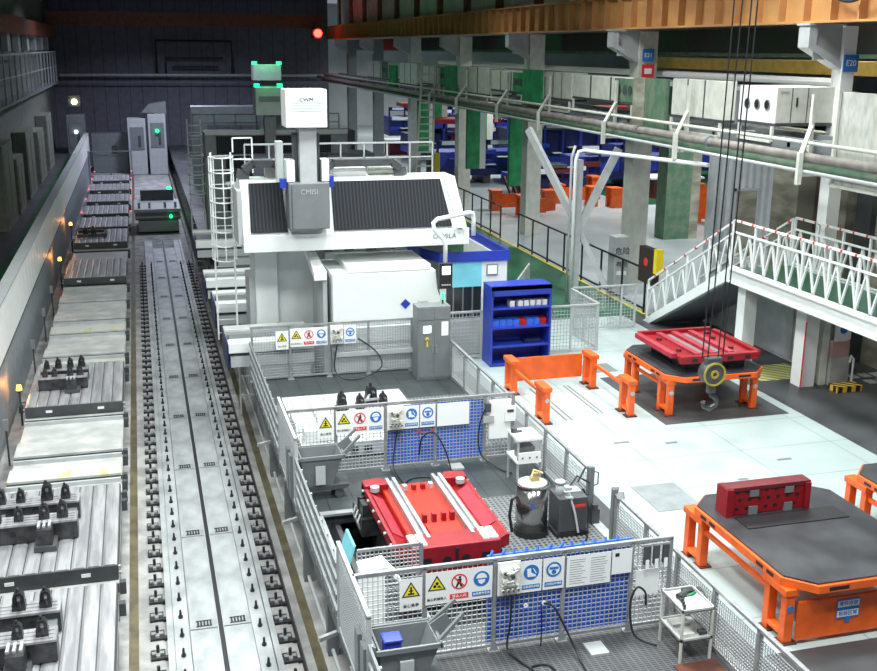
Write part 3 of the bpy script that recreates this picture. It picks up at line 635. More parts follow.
# hoppers
def hopper(x, y, label):
    t = thing('chip_hopper', label, 'chip hopper', (x,y,0))
    o = MB()
    # sloped hollow tub
    a = [(-.40,-.32,.95),(.48,-.32,.95),(.48,.32,.95),(-.40,.32,.95)]; b = [(-.32,-.25,.28),(.25,-.25,.28),(.25,.25,.28),(-.32,.25,.28)]
    a2 = [(-.37,-.29,.95),(.45,-.29,.95),(.45,.29,.95),(-.37,.29,.95)]; b2 = [(-.29,-.22,.32),(.22,-.22,.32),(.22,.22,.32),(-.29,.22,.32)]
    o.add(a+b+a2+b2, [(0,1,5,4),(1,2,6,5),(2,3,7,6),(3,0,4,7),(4,5,6,7),(8,9,13,12),(9,10,14,13),(10,11,15,14),(11,8,12,15),(12,13,14,15),(0,1,9,8),(1,2,10,9),(2,3,11,10),(3,0,8,11)])
    o.build('tub', GREY, t)
    MB().box(-.44,.5,-.36,-.32,.90,.97).box(-.44,.5,.32,.36,.90,.97).box(.48,.52,-.36,.36,.90,.97).build('rim', GREY, t)
    B(-.62,-.44,-.32,-.08,.1,1.02).build('front_column', GREY, t); B(-.62,-.44,.08,.32,.1,1.02).build('rear_column', GREY, t)
    B(-.1,.1,-.345,-.3,.35,.75).build('fork_pocket', LGREY, t)
    MB().prism([(-.6,.2),(.5,.2),(.6,.26),(.6,.3),(-.6,.3)],'y',-.3,.3).build('chassis', DGREY, t)
    for px in (-.45,.4):
        for py in (-.25,.25): MB().cyl((px,py-.03,.1),(px,py+.03,.1),.1,n=14).bar((px,py,.1),(px,py,.24),.05).build('castor', DGREY, t)
    MB().bar((.48,.25,.95),(.85,.2,1.3),.05).bar((.48,-.25,.95),(.85,-.2,1.3),.05).bar((.48,.0,.95),(.72,0,1.1),.02,.3).build('tipping_arm', GREY, t)
    return t
hopper(3.15,13.0,'grey tipping chip hopper holding a blue cloth, in front of the front fence')
hopper(3.15,20.35,'grey tipping chip hopper on castors, beside the red fixture')
tag(MB().box(2.86,3.1,12.78,13.0,.62,1.0).cyl((2.98,12.77,.84),(2.98,12.73,.84),.06,n=12,m=1).box(2.84,3.12,12.76,13.02,.99,1.04).build('blue_container', [BLUE, LGREY], bevel=.03), 'blue plastic container with a round cap in the nearer hopper', 'container')
t = thing('white_locker', 'white cabinet with slanted lid behind the front left corner', 'cabinet', (3.0,14.5,0))
B(-.1,.25,0,.4,0,1.19).build('body', SWHITE, t); MB().prism([(-.12,1.2),(.28,1.26),(.52,.98),(.50,.94),(.27,1.2)],'y',0,.4).build('lid', PAPER, t)
tag(MB().prism([(2.80,.85),(2.92,1.25),(2.96,1.24),(2.84,.84)],'y',15.35,16.0).build('blue_screen_board', CYAN), 'tilted pale blue board leaning behind the front left corner', 'board')

# trolley
t = thing('tool_trolley', 'two-shelf light metal tool trolley by the right fence, bottom of the photo', 'trolley', (7.42,12.7,0))
for x in (0,.50):
    for y in (0,.66): B(x,x+.035,y,y+.035,0,.86).build('leg', CREAM, t)
for z,nm in ((.84,'top_shelf'),(.35,'lower_shelf')):
    MB().box(0,.535,0,.695,z,z+.015).box(0,.535,0,.02,z,z+.05).box(0,.535,.675,.695,z,z+.05).box(0,.02,0,.695,z,z+.05).box(.515,.535,0,.695,z,z+.05).build(nm, BENCH, t)
def small(name, mb, m, label, cat): return tag(mb.build(name, m), label, cat)
small('open_notebook', B(7.66,7.92,12.78,13.02,.858,.872).box(7.66,7.79,13.0,13.1,.858,.87), PAPER, 'open white notebook on the top shelf of the trolley', 'notebook')
small('power_drill', MB().cyl((7.55,13.1,.9),(7.75,13.2,.9),.05).box(7.55,7.6,13.0,13.1,.86,.9), DGREY, 'dark grey power drill lying on the trolley top', 'tool')
small('black_case', B(7.72,7.9,13.22,13.33,.86,.90), BLACK, 'flat black case at the back of the trolley top', 'case')
small('green_strap', MB().tube([(7.7,13.12,.875),(7.8,13.15,.88),(7.9,13.2,.875)],.02), GREEN, 'short green strap on the trolley top', 'strap')
for k in range(4): tag(MB().cyl((7.5+.03*k,12.8+.09*k,.858),(7.5+.03*k,12.8+.09*k,.93),.022,n=8).build('socket_bit', DSTEEL), 'small dark socket standing on the trolley top', 'tool', 'sockets on the trolley top')
for k,(x,y,w_,d_) in enumerate(((7.5,13.1,.3,.2),(7.5,12.8,.2,.15),(7.8,12.8,.12,.1))): tag(B(x,x+w_,y,y+d_,.367,.42).build('rag_bundle', (BENCH,CREAM,DGREY)[k]), ('grey rag bundle at the back of the trolley lower shelf','cream rag bundle at the front of the trolley lower shelf','dark rag at the right of the trolley lower shelf')[k], 'rag')
small('rusty_plate', B(7.3,8.0,12.1,12.65,.002,.02), RUST, 'rust brown plate on the deck in front of the trolley', 'plate')
t = thing('cable_coil', 'coil of grey cable hung on the right fence behind the trolley', 'cable', (8.03,13.2,.75))
o = MB()
for rr in (.12,.15,.18): o.tube([(-.01*rr*10,rr*cos(2*pi*k/20),rr*sin(2*pi*k/20)) for k in range(21)],.012,6)
o.build('coil', STEEL, t)
small('white_box_on_deck', B(6.2,6.5,13.2,13.55,0,.04), LGREY, 'pale square cover plate on the deck at the foot of the front fence', 'cover plate')
small('floor_bracket', B(6.2,6.5,20.9,21.2,0,.04), LGREY, 'pale square cover plate on the deck at the foot of the middle fence', 'cover plate')

# middle-rear cell contents: light pallet with clamps
t = thing('steel_work_table', 'low pale steel work table in the rear cell', 'work table', (3.1,22.3,-.3))
B(0,3.1,0,3.6,.3,.62).build('top', BENCH, t)
g = MB()
for k in range(7): g.box(.2+.42*k,.26+.42*k,.1,3.5,.62,.64)
g.build('slot_strips', LGREY, t)
B(.1,3.0,.1,3.5,0,.3).build('base', DGREY, t)
for k in range(5): B(.15+.32*k,.33+.32*k,-.03,.0,.4,.52).build('handle_hole', BLACK, t)
clf = thing('clamp_cluster', 'black pneumatic clamps on the low pale table in the rear cell', 'clamp', (4.9,24.6,.32))
B(-.6,-.3,-.1,.25,0,.05).build('foot', BLACK, clf); clamp(clf,-.45,.08,.05,1.2,BLACK)
for (x,y,s_) in ((.0,0,1.1),(.35,.35,1.5),(.6,.05,1.1)): clamp(clf,x,y,0,s_,BLACK)
MB().bar((.05,0,.2),(.55,.05,.2),.05).bar((.2,.1,.15),(.35,.35,.3),.06).build('link_arm', STEEL, clf)
tag(B(3.1,3.6,23.2,24.2,.345,.50).box(3.7,4.0,23.2,24.4,.345,.45).box(3.2,3.9,22.5,22.9,.345,.6).build('white_bracket', WHITE), 'white angular brackets on the left side of the low pale table', 'bracket')

# grey control cabinet
t = thing('control_cabinet', 'tall grey two-door control cabinet in the rear cell', 'cabinet', (7.1,27.4,0))
B(0,.95,0,.55,0,2.12).build('body', GREY, t, bevel=.015)
for x in (.02,.48):
    dr = B(x,x+.45,-.02,0,.08,1.72).build('door', GREY, t)
    B(x+.40-.36*(x>.3),x+.43-.36*(x>.3),-.05,-.02,.8,1.02).build('handle', STEEL, dr)
for x in (.02,.48): B(x,x+.45,-.02,0,1.75,2.08).build('upper_door', GREY, t)
B(.16,.38,-.03,-.02,1.38,1.58).build('screen', BWHITE, t); MB().box(.25,.29,-.05,-.02,.98,1.2).cyl((.27,-.05,1.2),(.27,-.02,1.2),.05,n=12).build('keys', YEL, t)
B(.68,.88,-.03,-.02,1.28,1.68).build('paper_label', PAPER, t)
MB().cyl((.8,.3,2.12),(.8,.3,2.25),.025,n=8).build('beacon_stem', BLACK, t); MB().cyl((.8,.3,2.25),(.8,.3,2.42),.04,n=10).build('green_beacon', BGREEN, t)

# blue shelf
t = thing('blue_shelf', 'royal blue open steel shelf unit behind the mesh fence', 'shelf', (9.5,28.15,0))
B(0,.05,0,.8,0,2.35).build('left_side', BLUE, t); B(1.8,1.85,0,.8,0,2.35).build('right_side', BLUE, t); B(.05,1.8,.76,.8,0,2.35).build('back', BLUE, t)
for z in (.08,.62,1.18,1.76): B(.05,1.8,0,.76,z-.05,z).build('shelf_board', BLUE, t)
MB().box(0,1.85,.0,.8,2.35,2.4).box(.05,1.8,0,.03,2.12,2.35).box(0,1.85,0,.03,2.28,2.42).build('top', BLUE, t)
MB().prism([(0,2.12),(.0,2.4),(.35,2.12)],'x',.02,.05).build('gusset', BLUE, t)
for k in range(6): tag(B(10.12+.19*k+(.06 if k else 0),10.26+.19*k+(.06 if k else 0),28.3,28.6,1.76,1.92).build('parts_box', SWHITE), 'small white box on the upper board of the blue shelf', 'box', 'white boxes on the blue shelf')
for k in range(8):
    red_ = k in (4,7)
    tag(B(9.6+.21*k,9.79+.21*k,28.3,28.7,1.18,1.36).build('storage_bin', REDORANGE if red_ else BLUENET), ('red storage bin on the blue shelf, between blue bins' if k == 4 else 'red storage bin at the right end of the blue shelf row') if red_ else 'blue storage bin in the row on the blue shelf', 'bin', None if red_ else 'blue bins on the blue shelf')
tag(B(10.6,11.1,28.3,28.7,.62,.74).build('tool_case', NAVY), 'dark case lying on the third board of the blue shelf', 'case')

# fences behind
fence('cyan tinted mesh fence behind the blue shelf', (8.2,29.1), (13.3,29.1), 1.5, [.05,1.3,3.3,4.2,5.05], pitch=.11, w=.014, wire=LGREY, rail=LGREY, foot=False)
fence('pale mesh fence side return right of the blue shelf', (13.3,29.1), (13.3,31.3), 1.5, [.05,1.1,2.15], pitch=.11, w=.014, wire=LGREY, rail=LGREY, foot=False)
fence('pale mesh fence panels at the foot of the stair', (13.4,31.4), (15.7,31.4), 1.5, [.05,1.75,2.25], pitch=.11, w=.012, wire=LGREY, rail=LGREY, foot=False)
t = thing('walkway_railing', 'black tubular railing between the green walkway and the next bay, near half', 'railing', (16.9,33.2,0))
def black_rail(t, L, n):
    MB().box(-.03,.03,0,L,1.55,1.61).box(-.03,.03,0,L,.12,.18).build('rail', BLACK, t)
    for k in range(n+1): B(-.03,.03,L*k/n-.03,L*k/n+.03,0,1.6).build('post', BLACK, t)
black_rail(t, 13.2, 7)
t = thing('walkway_railing', 'black tubular railing of the green walkway, far half beside the yellow post', 'railing', (16.9,49,0)); black_rail(t, 14, 9)
t = thing('yellow_post', 'black and yellow guard post at the far railing', 'guard post', (17.1,62.3,0)); B(-.4,0,-.2,.2,0,2.9).build('dark_side', DGREY, t); B(0,.35,-.2,.2,0,2.9).build('yellow_side', YEL, t)

# ================================================================== GANTRY MACHINE
t = thing('gantry_machine', 'large white gantry machining centre with black bellows and vertical ram', 'machine', (2.6,29.2,PIT_Z))
Z = -PIT_Z
def zz(z): return z+Z
# cross beam
cb = MB(); sec = [(.0,3.52,6.5,.0),(.0,4.0,6.45,.0),(.55,5.42,6.22,-.0),(1.6,5.42,6.22,.0),(1.6,3.52,6.5,.0)]
cb.add([(x0_,y_,zz(z_)) for (y_,z_,x1_,x0_) in sec]+[(x1_,y_,zz(z_)) for (y_,z_,x1_,x0_) in sec], [(0,1,2,3,4),(9,8,7,6,5)]+[(i,(i+1)%5,5+(i+1)%5,5+i) for i in range(5)])
cb.build('cross_beam', WHITE, t, bevel=.03)
# sloped front is (y from 0 to .55, z 4.0..5.45)
def slope_panel(x0,x1,xa,xb,z0,z1,off,th,m,name):
    def yy(z): return (z-4.0)/1.45*.55
    vs = []
    for d in (off, off+th):
        for (x,z) in ((x0,z0),(x1,z0),(xb,z1),(xa,z1)): vs.append((x, yy(z)-d, zz(z)))
    return MB().add(vs, [(0,1,2,3),(7,6,5,4),(0,4,5,1),(1,5,6,2),(2,6,7,3),(3,7,4,0)]).build(name, m, t)
slope_panel(.21,1.23,.24,1.15,4.05,5.36,.02,.05,BELLOW,'left_bellows')
slope_panel(2.53,5.98,2.54,5.74,4.05,5.36,.02,.05,BELLOW,'right_bellows')
slope_panel(6.12,6.3,5.85,6.02,4.0,5.44,.0,.14,WHITE,'end_rib')
B(-.12,0,.1,2.4,zz(3.7),zz(5.2)).build('left_end_cover', GREEN if False else LGREY, t)
B(0,6.5,-.06,.0,zz(3.5),zz(3.98)).build('lower_fascia', WHITE, t, bevel=.02)
B(1.22,2.34,-.5,.3,zz(4.17),zz(5.45)).build('saddle_cover', GREY, t, bevel=.03)
B(1.29,1.31,-.51,-.5,zz(4.2),zz(5.4)).build('cover_seam', DGREY, t)
text('CMISI', .2, t, (1.78,-.51,zz(5.2)), LGREY)
# ram
B(1.56,2.03,-.35,.35,zz(5.3),zz(6.92)).build('ram', LGREY, t, bevel=.02)
for x in (1.44,2.04): B(x,x+.11,-.1,.3,zz(5.3),zz(6.75)).build('ram_guide', DGREY, t)
B(1.2,1.42,-.35,.2,zz(5.47),zz(6.05)).build('ram_cover', WHITE, t); B(2.16,2.36,-.35,.2,zz(5.47),zz(6.05)).build('ram_cover', WHITE, t)
B(1.02,1.2,.3,.7,zz(5.4),zz(6.5)).build('cable_duct', WHITE, t)
B(1.19,2.3,-.55,.4,zz(6.93),zz(7.93)).build('counterweight_box', SWHITE, t, bevel=.02)
g = MB()
for k in range(4): g.box(1.32,2.18,-.557,-.55,zz(7.36+.07*k),zz(7.395+.07*k))
g.build('lettering_stripes', mat('pale_green_print',(.45,.62,.55),.5), t); text('CWM', .15, t, (1.75,-.56,zz(7.66)), INK)
B(1.02,1.2,-.3,-.1,zz(5.3),zz(5.55)).build('blue_motor', BLUE, t); B(2.36,2.5,-.3,-.1,zz(5.3),zz(5.6)).build('blue_motor', BLUE, t)
# cable chains (arches)
def arch(x0,x1,z,h,y,name):
    pts = [(x0,y,zz(z)),(x0+.05,y,zz(z+h*.6)),(x0+.3,y,zz(z+h)),((x0+x1)/2,y,zz(z+h)),(x1-.3,y,zz(z+h)),(x1-.05,y,zz(z+h*.6)),(x1,y,zz(z))]
    o = MB()
    for a,b in zip(pts,pts[1:]): o.bar(a,b,.35,.2)
    o.build(name, DGREY, t)
arch(.12,1.3,5.42,.42,1.0,'cable_chain'); arch(2.4,4.7,5.42,.40,1.0,'cable_chain')
text('OPMILA', .2, t, (5.75,-.065,zz(3.76)), GREY)
B(.8,1.3,1.25,1.6,zz(5.42),zz(5.85)).build('electric_box', LGREY, t); B(2.7,3.7,1.1,1.6,zz(5.42),zz(5.65)).build('top_cover', SWHITE, t); MB().cyl((3.8,1.4,zz(5.55)),(4.7,1.4,zz(5.55)),.14,n=14).build('motor', CREAM, t)
# columns
B(.45,1.1,1.65,3.2,0,zz(3.6)).build('left_column', WHITE, t, bevel=.02); B(1.1,2.2,2.0,3.2,0,zz(3.6)).build('column_web', WHITE, t)
B(4.9,5.6,2.4,3.2,0,zz(5.0)).build('right_column', WHITE, t, bevel=.02)
B(.28,.45,1.8,3.1,0,zz(2.4)).build('column_cover', LGREY, t)
for z in (2.9,): B(2.2,4.9,2.7,3.1,zz(z),zz(z+.5)).build('rear_tie', LGREY, t)
for k in range(3): B(2.6+.7*k,2.9+.7*k,2.62,2.7,zz(2.95),zz(3.25)).build('tie_window', DGREEN, t)
# top walkway railing
for (ya,) in ((3.0,),):
    MB().bar((.4,ya,zz(6.2)),(6.2,ya,zz(6.2)),.05).bar((.4,ya,zz(5.75)),(6.2,ya,zz(5.75)),.04).build('walkway_rail', LGREY, t)
    for k in range(9): B(.4+.725*k-.02,.4+.725*k+.02,ya-.02,ya+.02,zz(5.1),zz(6.2)).build('walkway_rail_post', LGREY, t)
B(-.2,6.3,2.0,3.1,zz(5.0),zz(5.1)).build('walkway_deck', GREY, t)

t = thing('caged_ladder', 'white hooped cage ladder at the left end of the gantry', 'ladder', (2.2,30.6,PIT_Z))
MB().bar((.28,.35,0),(.28,.35,7.9),.05).bar((-.28,.35,2.4),(-.28,.35,7.9),.05).build('ladder_rail', WHITE, t)
r = MB()
for k in range(14): r.bar((-.28,.35,2.6+.4*k),(.28,.35,2.6+.4*k),.02)
r.build('rung', WHITE, t)
for k in range(8):
    MB().tube([(.34*cos(a),.35-.62*sin(a),4.85+.42*k) for a in [pi*j/12 for j in range(13)]],.022,6).build('hoop', WHITE, t)
for a in (0.0,.25*pi,.5*pi,.75*pi,pi): MB().bar((.34*cos(a),.35-.62*sin(a),4.85),(.34*cos(a),.35-.62*sin(a),7.8),.03).build('cage_strap', WHITE, t)
for z in (.6,1.2,1.9): MB().bar((.28,.35,z),(1.2,.35,z),.04).build('stay', WHITE, t)
MB().bar((.35,.35,8.3),(.9,.35,8.3),.04).bar((.35,.35,7.9),(.35,.35,8.3),.04).bar((.9,.35,7.3),(.9,.35,8.3),.04).bar((.35,.35,7.7),(.9,.35,7.7),.04).build('landing_handrail', WHITE, t)

# spindle enclosure / white housing in front
t = thing('machine_housing', 'big white boxy machine housing in front of the gantry', 'machine cover', (4.95,27.9,0))
MB().prism([(0,-1.8),(3.25,-1.8),(3.25,1.75),(3.05,2.35),(3.0,2.9),(0,2.9)],'y',.7,3.0).build('enclosure', WHITE, t, bevel=.03)
MB().prism([(.7,2.9),(2.9,2.9),(2.9,3.08),(.7,3.08)],'x',.45,2.85).build('roof_cover', SWHITE, t, bevel=.03)
B(.02,2.6,.68,.7,1.02,1.05).build('groove', GREY, t)
MB().prism([(0,.9),(3.22,.9),(3.22,1.35),(.0,1.35)],'y',.6,.7).build('lower_panel', WHITE, t)
B(.0,3.2,.5,.7,.55,.68).build('chip_lip', LGREY, t)
MB().prism([(1.95,1.95),(2.1,2.1),(2.25,1.95),(2.1,1.8)],'y',.685,.695).build('logo', BLUE, t)
text('CMISI', .13, t, (2.6,.69,1.95), GREY); text('GANTRY', .1, t, (.8,.594,1.12), LGREY)
for k in range(4): B(-.006,.0,1.3+.2*k,1.38+.2*k,1.5,2.2).build('side_vent', LGREY, t)
t = thing('swing_door', 'open white door panel leaning out left of the big machine housing', 'machine door', (4.52,28.75,0))
MB().add([(-.05,1.9,3.4),(.2,1.9,3.4),(.3,0,2.95),(-.05,0,2.95),(-.05,1.9,3.2),(.2,1.9,3.2),(.3,0,2.72),(-.05,0,2.72)],[(0,1,2,3),(7,6,5,4),(0,4,5,1),(1,5,6,2),(2,6,7,3),(3,7,4,0)]).build('top_cap', SWHITE, t)
B(.2,.32,.1,1.9,-.9,2.72).build('panel', LGREY, t)
B(.15,.37,.1,1.9,-1.8,-.9).build('base', LGREY, t)

# low table saddles sticking out left of the gantry (white beams)
def work_bed(y, z, x1, label, L=2.0):
    X0 = 2.02
    t = thing('machine_bed', label, 'machine bed', (X0,y,PIT_Z)); w_ = x1-X0; z += 1.8
    B(0,w_,0,.45,z-.3,z).build('front_beam', WHITE, t, bevel=.02); B(0,w_,L-.45,L,z-.3,z).build('rear_beam', WHITE, t, bevel=.02)
    B(.1,w_-.05,.45,L-.45,z-.4,z-.12).build('slide_cover', GREY, t)
    for yy in (.55,L-.62): B(.05,w_,yy,yy+.07,z-.12,z-.04).build('guide', LGREY, t)
    B(.05,w_-.02,.02,L-.02,z-.7,z-.4).build('lower_beam', LGREY, t)
    B(-.04,0,.0,L,z-.8,z-.05).build('blue_end', NAVY, t)
    B(.9,w_-.1,.1,L-.1,0,z-.7).build('base', LGREY, t)
work_bed(28.6,1.1,4.4,'white twin-beam machine bed right behind the rear fence')
work_bed(33.4,1.1,4.3,'white machine bed just behind the gantry ladder')
work_bed(45,1.1,4.4,'dim machine bed between the two gantries', 3)
work_bed(38.5,.8,4.3,'dim machine bed second behind the gantry ladder')

# booth with blue rim
t = thing('spindle_booth', 'white machining booth with blue rim and pale blue window film', 'machine booth', (8.35,29.6,0))
B(0,2.1,0,4.3,0,.02).build('floor_pan', DGREY, t)
B(0,.2,0,.06,0,2.9).build('front_left_wall', WHITE, t); B(1.3,2.1,0,.06,0,2.9).build('front_right_wall', WHITE, t); B(.2,1.3,0,.06,0,1.15).build('front_sill', LGREY, t); B(.2,1.3,-.01,.05,2.12,2.9).build('window_film', CYAN, t)
B(.2,1.3,.02,.05,1.15,2.12).build('dark_window', GLASS, t)
for k in range(3): B(.4+.3*k,.44+.3*k,-.01,.02,1.15,2.12).build('window_bar', GREY, t)
B(2.04,2.1,.06,4.3,0,2.9).build('right_wall', WHITE, t)
rim = MB()
for a,b in (((-.5,2.2),(-.35,.9)),((-.35,.9),(.0,-.03)),((.0,-.03),(2.13,-.03)),((2.13,-.03),(2.13,4.3))):
    d = Vector((b[0]-a[0],b[1]-a[1],0)).normalized()*.02
    rim.bar((a[0]-d.x,a[1]-d.y,3.04),(b[0]+d.x,b[1]+d.y,3.04),.06,.30)
rim.build('blue_rim', BLUE, t)
B(1.45,1.8,-.03,0,2.45,2.78).build('notice_frame', GREY, t); B(1.48,1.77,-.035,-.03,2.48,2.75).build('notice', PAPER, t); B(1.45,1.75,-.03,0,2.05,2.16).build('blue_label', BLUE, t)
MB().box(.1,.9,1.0,2.0,.3,1.7).box(.2,.6,.5,1.0,1.0,2.2).cyl((.7,1.3,1.7),(.7,1.3,2.6),.1).box(1.0,1.15,.4,2.4,1.6,2.2).box(1.5,1.65,1.0,2.6,.5,2.4).build('inner_mechanism', STEEL, t)
t = thing('pendant_console', 'black operator console with bright screen hung from a white arm', 'control console', (8.17,28.42,2.38))
B(-.19,.2,-.08,.08,0,.75).build('console', BLACK, t, bevel=.02); B(-.11,.13,-.09,-.08,.42,.66).build('screen', BWHITE, t)
kb = MB()
for k in range(4): kb.box(-.12+.07*k,-.07+.07*k,-.09,-.08,.1,.14)
kb.build('keys', LGREY, t)
MB().tube([(0,.0,.75),(0,.0,1.3),(-.12,.0,1.5),(-.34,.0,1.72),(-.36,.0,1.9),(-.25,.0,2.0),(.75,.25,2.12),(.88,.3,2.1),(.92,.3,1.95),(.92,.3,1.45)],.065,10).build('arm', WHITE, t, smooth=True)

# side door panels right of booth (glass doors)
t = thing('glazed_partition', 'row of grey framed glazed panels on the walkway behind the booth', 'partition', (11.3,31.4,0), R(62))
for k in range(3):
    MB().box(k*1.4,k*1.4+.05,0,.05,0,1.6).box(k*1.4+1.32,k*1.4+1.37,0,.05,0,1.6).box(k*1.4+.05,k*1.4+1.32,0,.05,1.55,1.6).box(k*1.4+.05,k*1.4+1.32,0,.05,0,.1).build('frame', LGREY, t)
    B(k*1.4+.05,k*1.4+1.32,.02,.03,.1,1.55).build('pane', mat('frosted_pane',(.35,.45,.45),.3), t)
B(1.75,2.2,-.02,0,.6,1.2).build('paper', PAPER, t)

# second gantry + heads
t = thing('rear_gantry', 'second gantry machine standing in the dark behind the first', 'machine', (2.9,50,PIT_Z))
B(0,6.6,0,2,zz(4.2),zz(5.2)).build('cross_beam', GREY, t); B(0,6.6,-.05,0,zz(5.1),zz(5.3)).build('beam_cap', LGREY, t); B(.5,5.8,-.06,0,zz(4.25),zz(5.05)).build('bellows', BELLOW, t)
B(0,.9,.2,1.8,0,zz(4.2)).build('left_column', GREY, t); B(5.7,6.6,.2,1.8,0,zz(4.2)).build('right_column', GREY, t)
B(2.3,3.6,-.5,.7,zz(6.0),zz(7.25)).build('head_box', LGREY, t, bevel=.02); B(2.7,3.2,-.3,.3,zz(4.2),zz(6.0)).build('ram', GREY, t); B(2.45,3.4,-.51,-.5,zz(6.6),zz(6.85)).build('label_band', GREY, t)
for x in (2.4,3.45): MB().cyl((x,-.2,zz(7.25)),(x,-.2,zz(7.4)),.12,n=12).build('green_lamp', BGREEN, t)
MB().bar((-.4,2.2,zz(5.9)),(6.6,2.2,zz(5.9)),.06).bar((-.4,2.2,zz(5.5)),(6.6,2.2,zz(5.5)),.05).build('walkway_rail', GREY, t)
for k in range(8): B(-.4+k-.03,-.4+k+.03,2.17,2.23,zz(4.9),zz(5.9)).build('walkway_rail_post', GREY, t)
t = thing('caged_ladder', 'dim cage ladder at the left end of the second gantry', 'ladder', (2.45,50.5,PIT_Z))
MB().bar((-.3,0,0),(-.3,0,7.6),.06).bar((.3,0,0),(.3,0,7.6),.06).build('ladder_rail', LGREY, t)
for k in range(8): MB().tube([(.36*cos(a),-.6*sin(a),4.2+.45*k) for a in [pi*j/10 for j in range(11)]],.03,6).build('hoop', LGREY, t)
r = MB()
for k in range(24): r.bar((-.3,0,.4+.3*k),(.3,0,.4+.3*k),.03)
r.build('rung', LGREY, t)
t = thing('rear_gantry', 'third gantry head box with green lamps, farthest back', 'machine', (8.4,72,PIT_Z))
B(-.9,.9,0,1.5,zz(6.9),zz(7.9)).build('head_box', LGREY, t); B(-.5,.5,.2,1,zz(2),zz(6.9)).build('ram', GREY, t); B(-5,3,.5,2.2,zz(4),zz(5.2)).build('cross_beam', GREY, t)
B(-5,-4,.5,2.2,0,zz(4)).build('left_column', GREY, t); B(2,3,.5,2.2,0,zz(4)).build('right_column', GREY, t)
for x in (-.8,.8): MB().cyl((x,0.3,zz(7.9)),(x,.3,zz(8.1)),.17,n=12).build('green_lamp', BGREEN, t)
for (loc, e) in (((5.8,49.3,8.2),90),((8.4,71.5,8.8),120),((1.7,71.5,.2),25)):
    l = bpy.data.lights.new('lamp_glow','POINT'); l.energy = e; l.color = (.03,1,.25); l.shadow_soft_size = .2
    o = bpy.data.objects.new('lamp_glow', l); COL.objects.link(o); o.location = loc

# back area machinery
def backbox(label, x0,x1,y,z1,m,extra=None, d=2):
    t = thing('rear_machine', label, 'machine', (x0,y,PIT_Z)); w = x1-x0
    B(0,w,0,d,0,z1+1.8).build('body', m, t, bevel=.03); B(w*.12,w*.88,-.05,0,(z1+1.8)*.45,(z1+1.8)*.85).build('front_panel', GREY, t)
    B(w*.55,w*.7,-.1,-.05,(z1+1.8)*.5,(z1+1.8)*.7).build('control_panel', DGREY, t)
    if extra: MB().cyl((w*.5,-.12,(z1+1.8)*.72),(w*.5,-.3,(z1+1.8)*.72),.16,n=12).build('lamp', extra, t)
backbox('dim cabinet with a warm and a white lamp by the far left corner', -5.9,-4.4,97,3.3,GREY,BWHITE)
tag(MB().cyl((-5.1,96.5,4.4),(-5.1,96.8,4.4),.22,n=12).box(-5.6,-4.6,96.8,97.1,4.0,4.9,1).build('warm_lamp', [BWARM, DGREY]), 'warm yellow lamp high in the far left corner', 'lamp')
backbox('long low dim machine against the back wall', -4.0,-1.0,98,1.6,GREY)
backbox('dim machine with a green lamp against the back wall', -.9,.6,96,3.0,LGREY); backbox('tall dim machine column at the back wall, behind the shuttle', .8,2.3,96,3.4,LGREY,BGREEN)
tag(MB().prism([(.3,3.5),(1.0,4.2),(2.4,4.4),(2.4,3.4)],'y',96,98).build('machine_hood', GREY), 'slanted dim hood on top of the machines at the back wall', 'machine hood')
backbox('grey machine block right of the second gantry', 10.3,12.5,58,3.4,GREY); backbox('dark machine block at the far end of the green walkway', 12.0,14.2,72,3.6,DGREY)
backbox('low dark machine behind the gantry', 6.5,10.5,42,2.4,DGREY); backbox('dark grey machine left behind the ladder', 3.4,6.2,62,3.0,DGREY)
# pipes on back wall
t = thing('wall_pipe_run', 'thin pale pipe running the width of the back wall', 'pipe', (-6.5,103.2,8))
MB().tube([(0,0,-1.55),(24,0,-1.55)],.12).build('pipe', LGREY, t); MB().tube([(0,0,-2.2),(24,0,-2.2)],.06).build('lower_pipe', GREY, t)
t = thing('wall_pipe_frame', 'dark rectangular pipe loops on the back wall', 'pipe', (2,103.3,6.6))
MB().tube([(0,0,0),(0,0,2.9),(6.8,0,2.9),(6.8,0,0)],.12).build('outer_loop', BLACK, t); MB().tube([(.8,0,0),(.8,0,1.4),(6.0,0,1.4)],.1).tube([(1.4,0,.6),(5.5,0,.6)],.1).build('inner_loop', BLACK, t)
t = thing('bridge_crane', 'dark orange bridge crane girder across the back of the hall', 'crane', (-7,99,10.7))
B(0,23.6,0,1.2,0,1.15).build('girder', RUSTB, t)
for k in range(20): B(.6+1.18*k,.66+1.18*k,-.05,0,.05,1.1).build('stiffener', RUSTB, t)
MB().box(22.6,23.4,-1,0,-.9,.0).build('trolley_cab', DGREY, t)
tag(MB().cyl((16.0,97.5,10.25),(16.0,97.8,10.25),.34,n=16).cyl((16.0,97.8,10.25),(16.0,98.0,10.25),.5,n=16,m=1).build('red_beacon', [BRED, DGREY]), 'glowing red beacon at the right end of the rear crane girder', 'beacon')
l = bpy.data.lights.new('red_glow','POINT'); l.energy = 60; l.color = (1,.05,.03); l.shadow_soft_size = .3
o = bpy.data.objects.new('red_glow', l); COL.objects.link(o); o.location = (16.2,97.6,10.1)

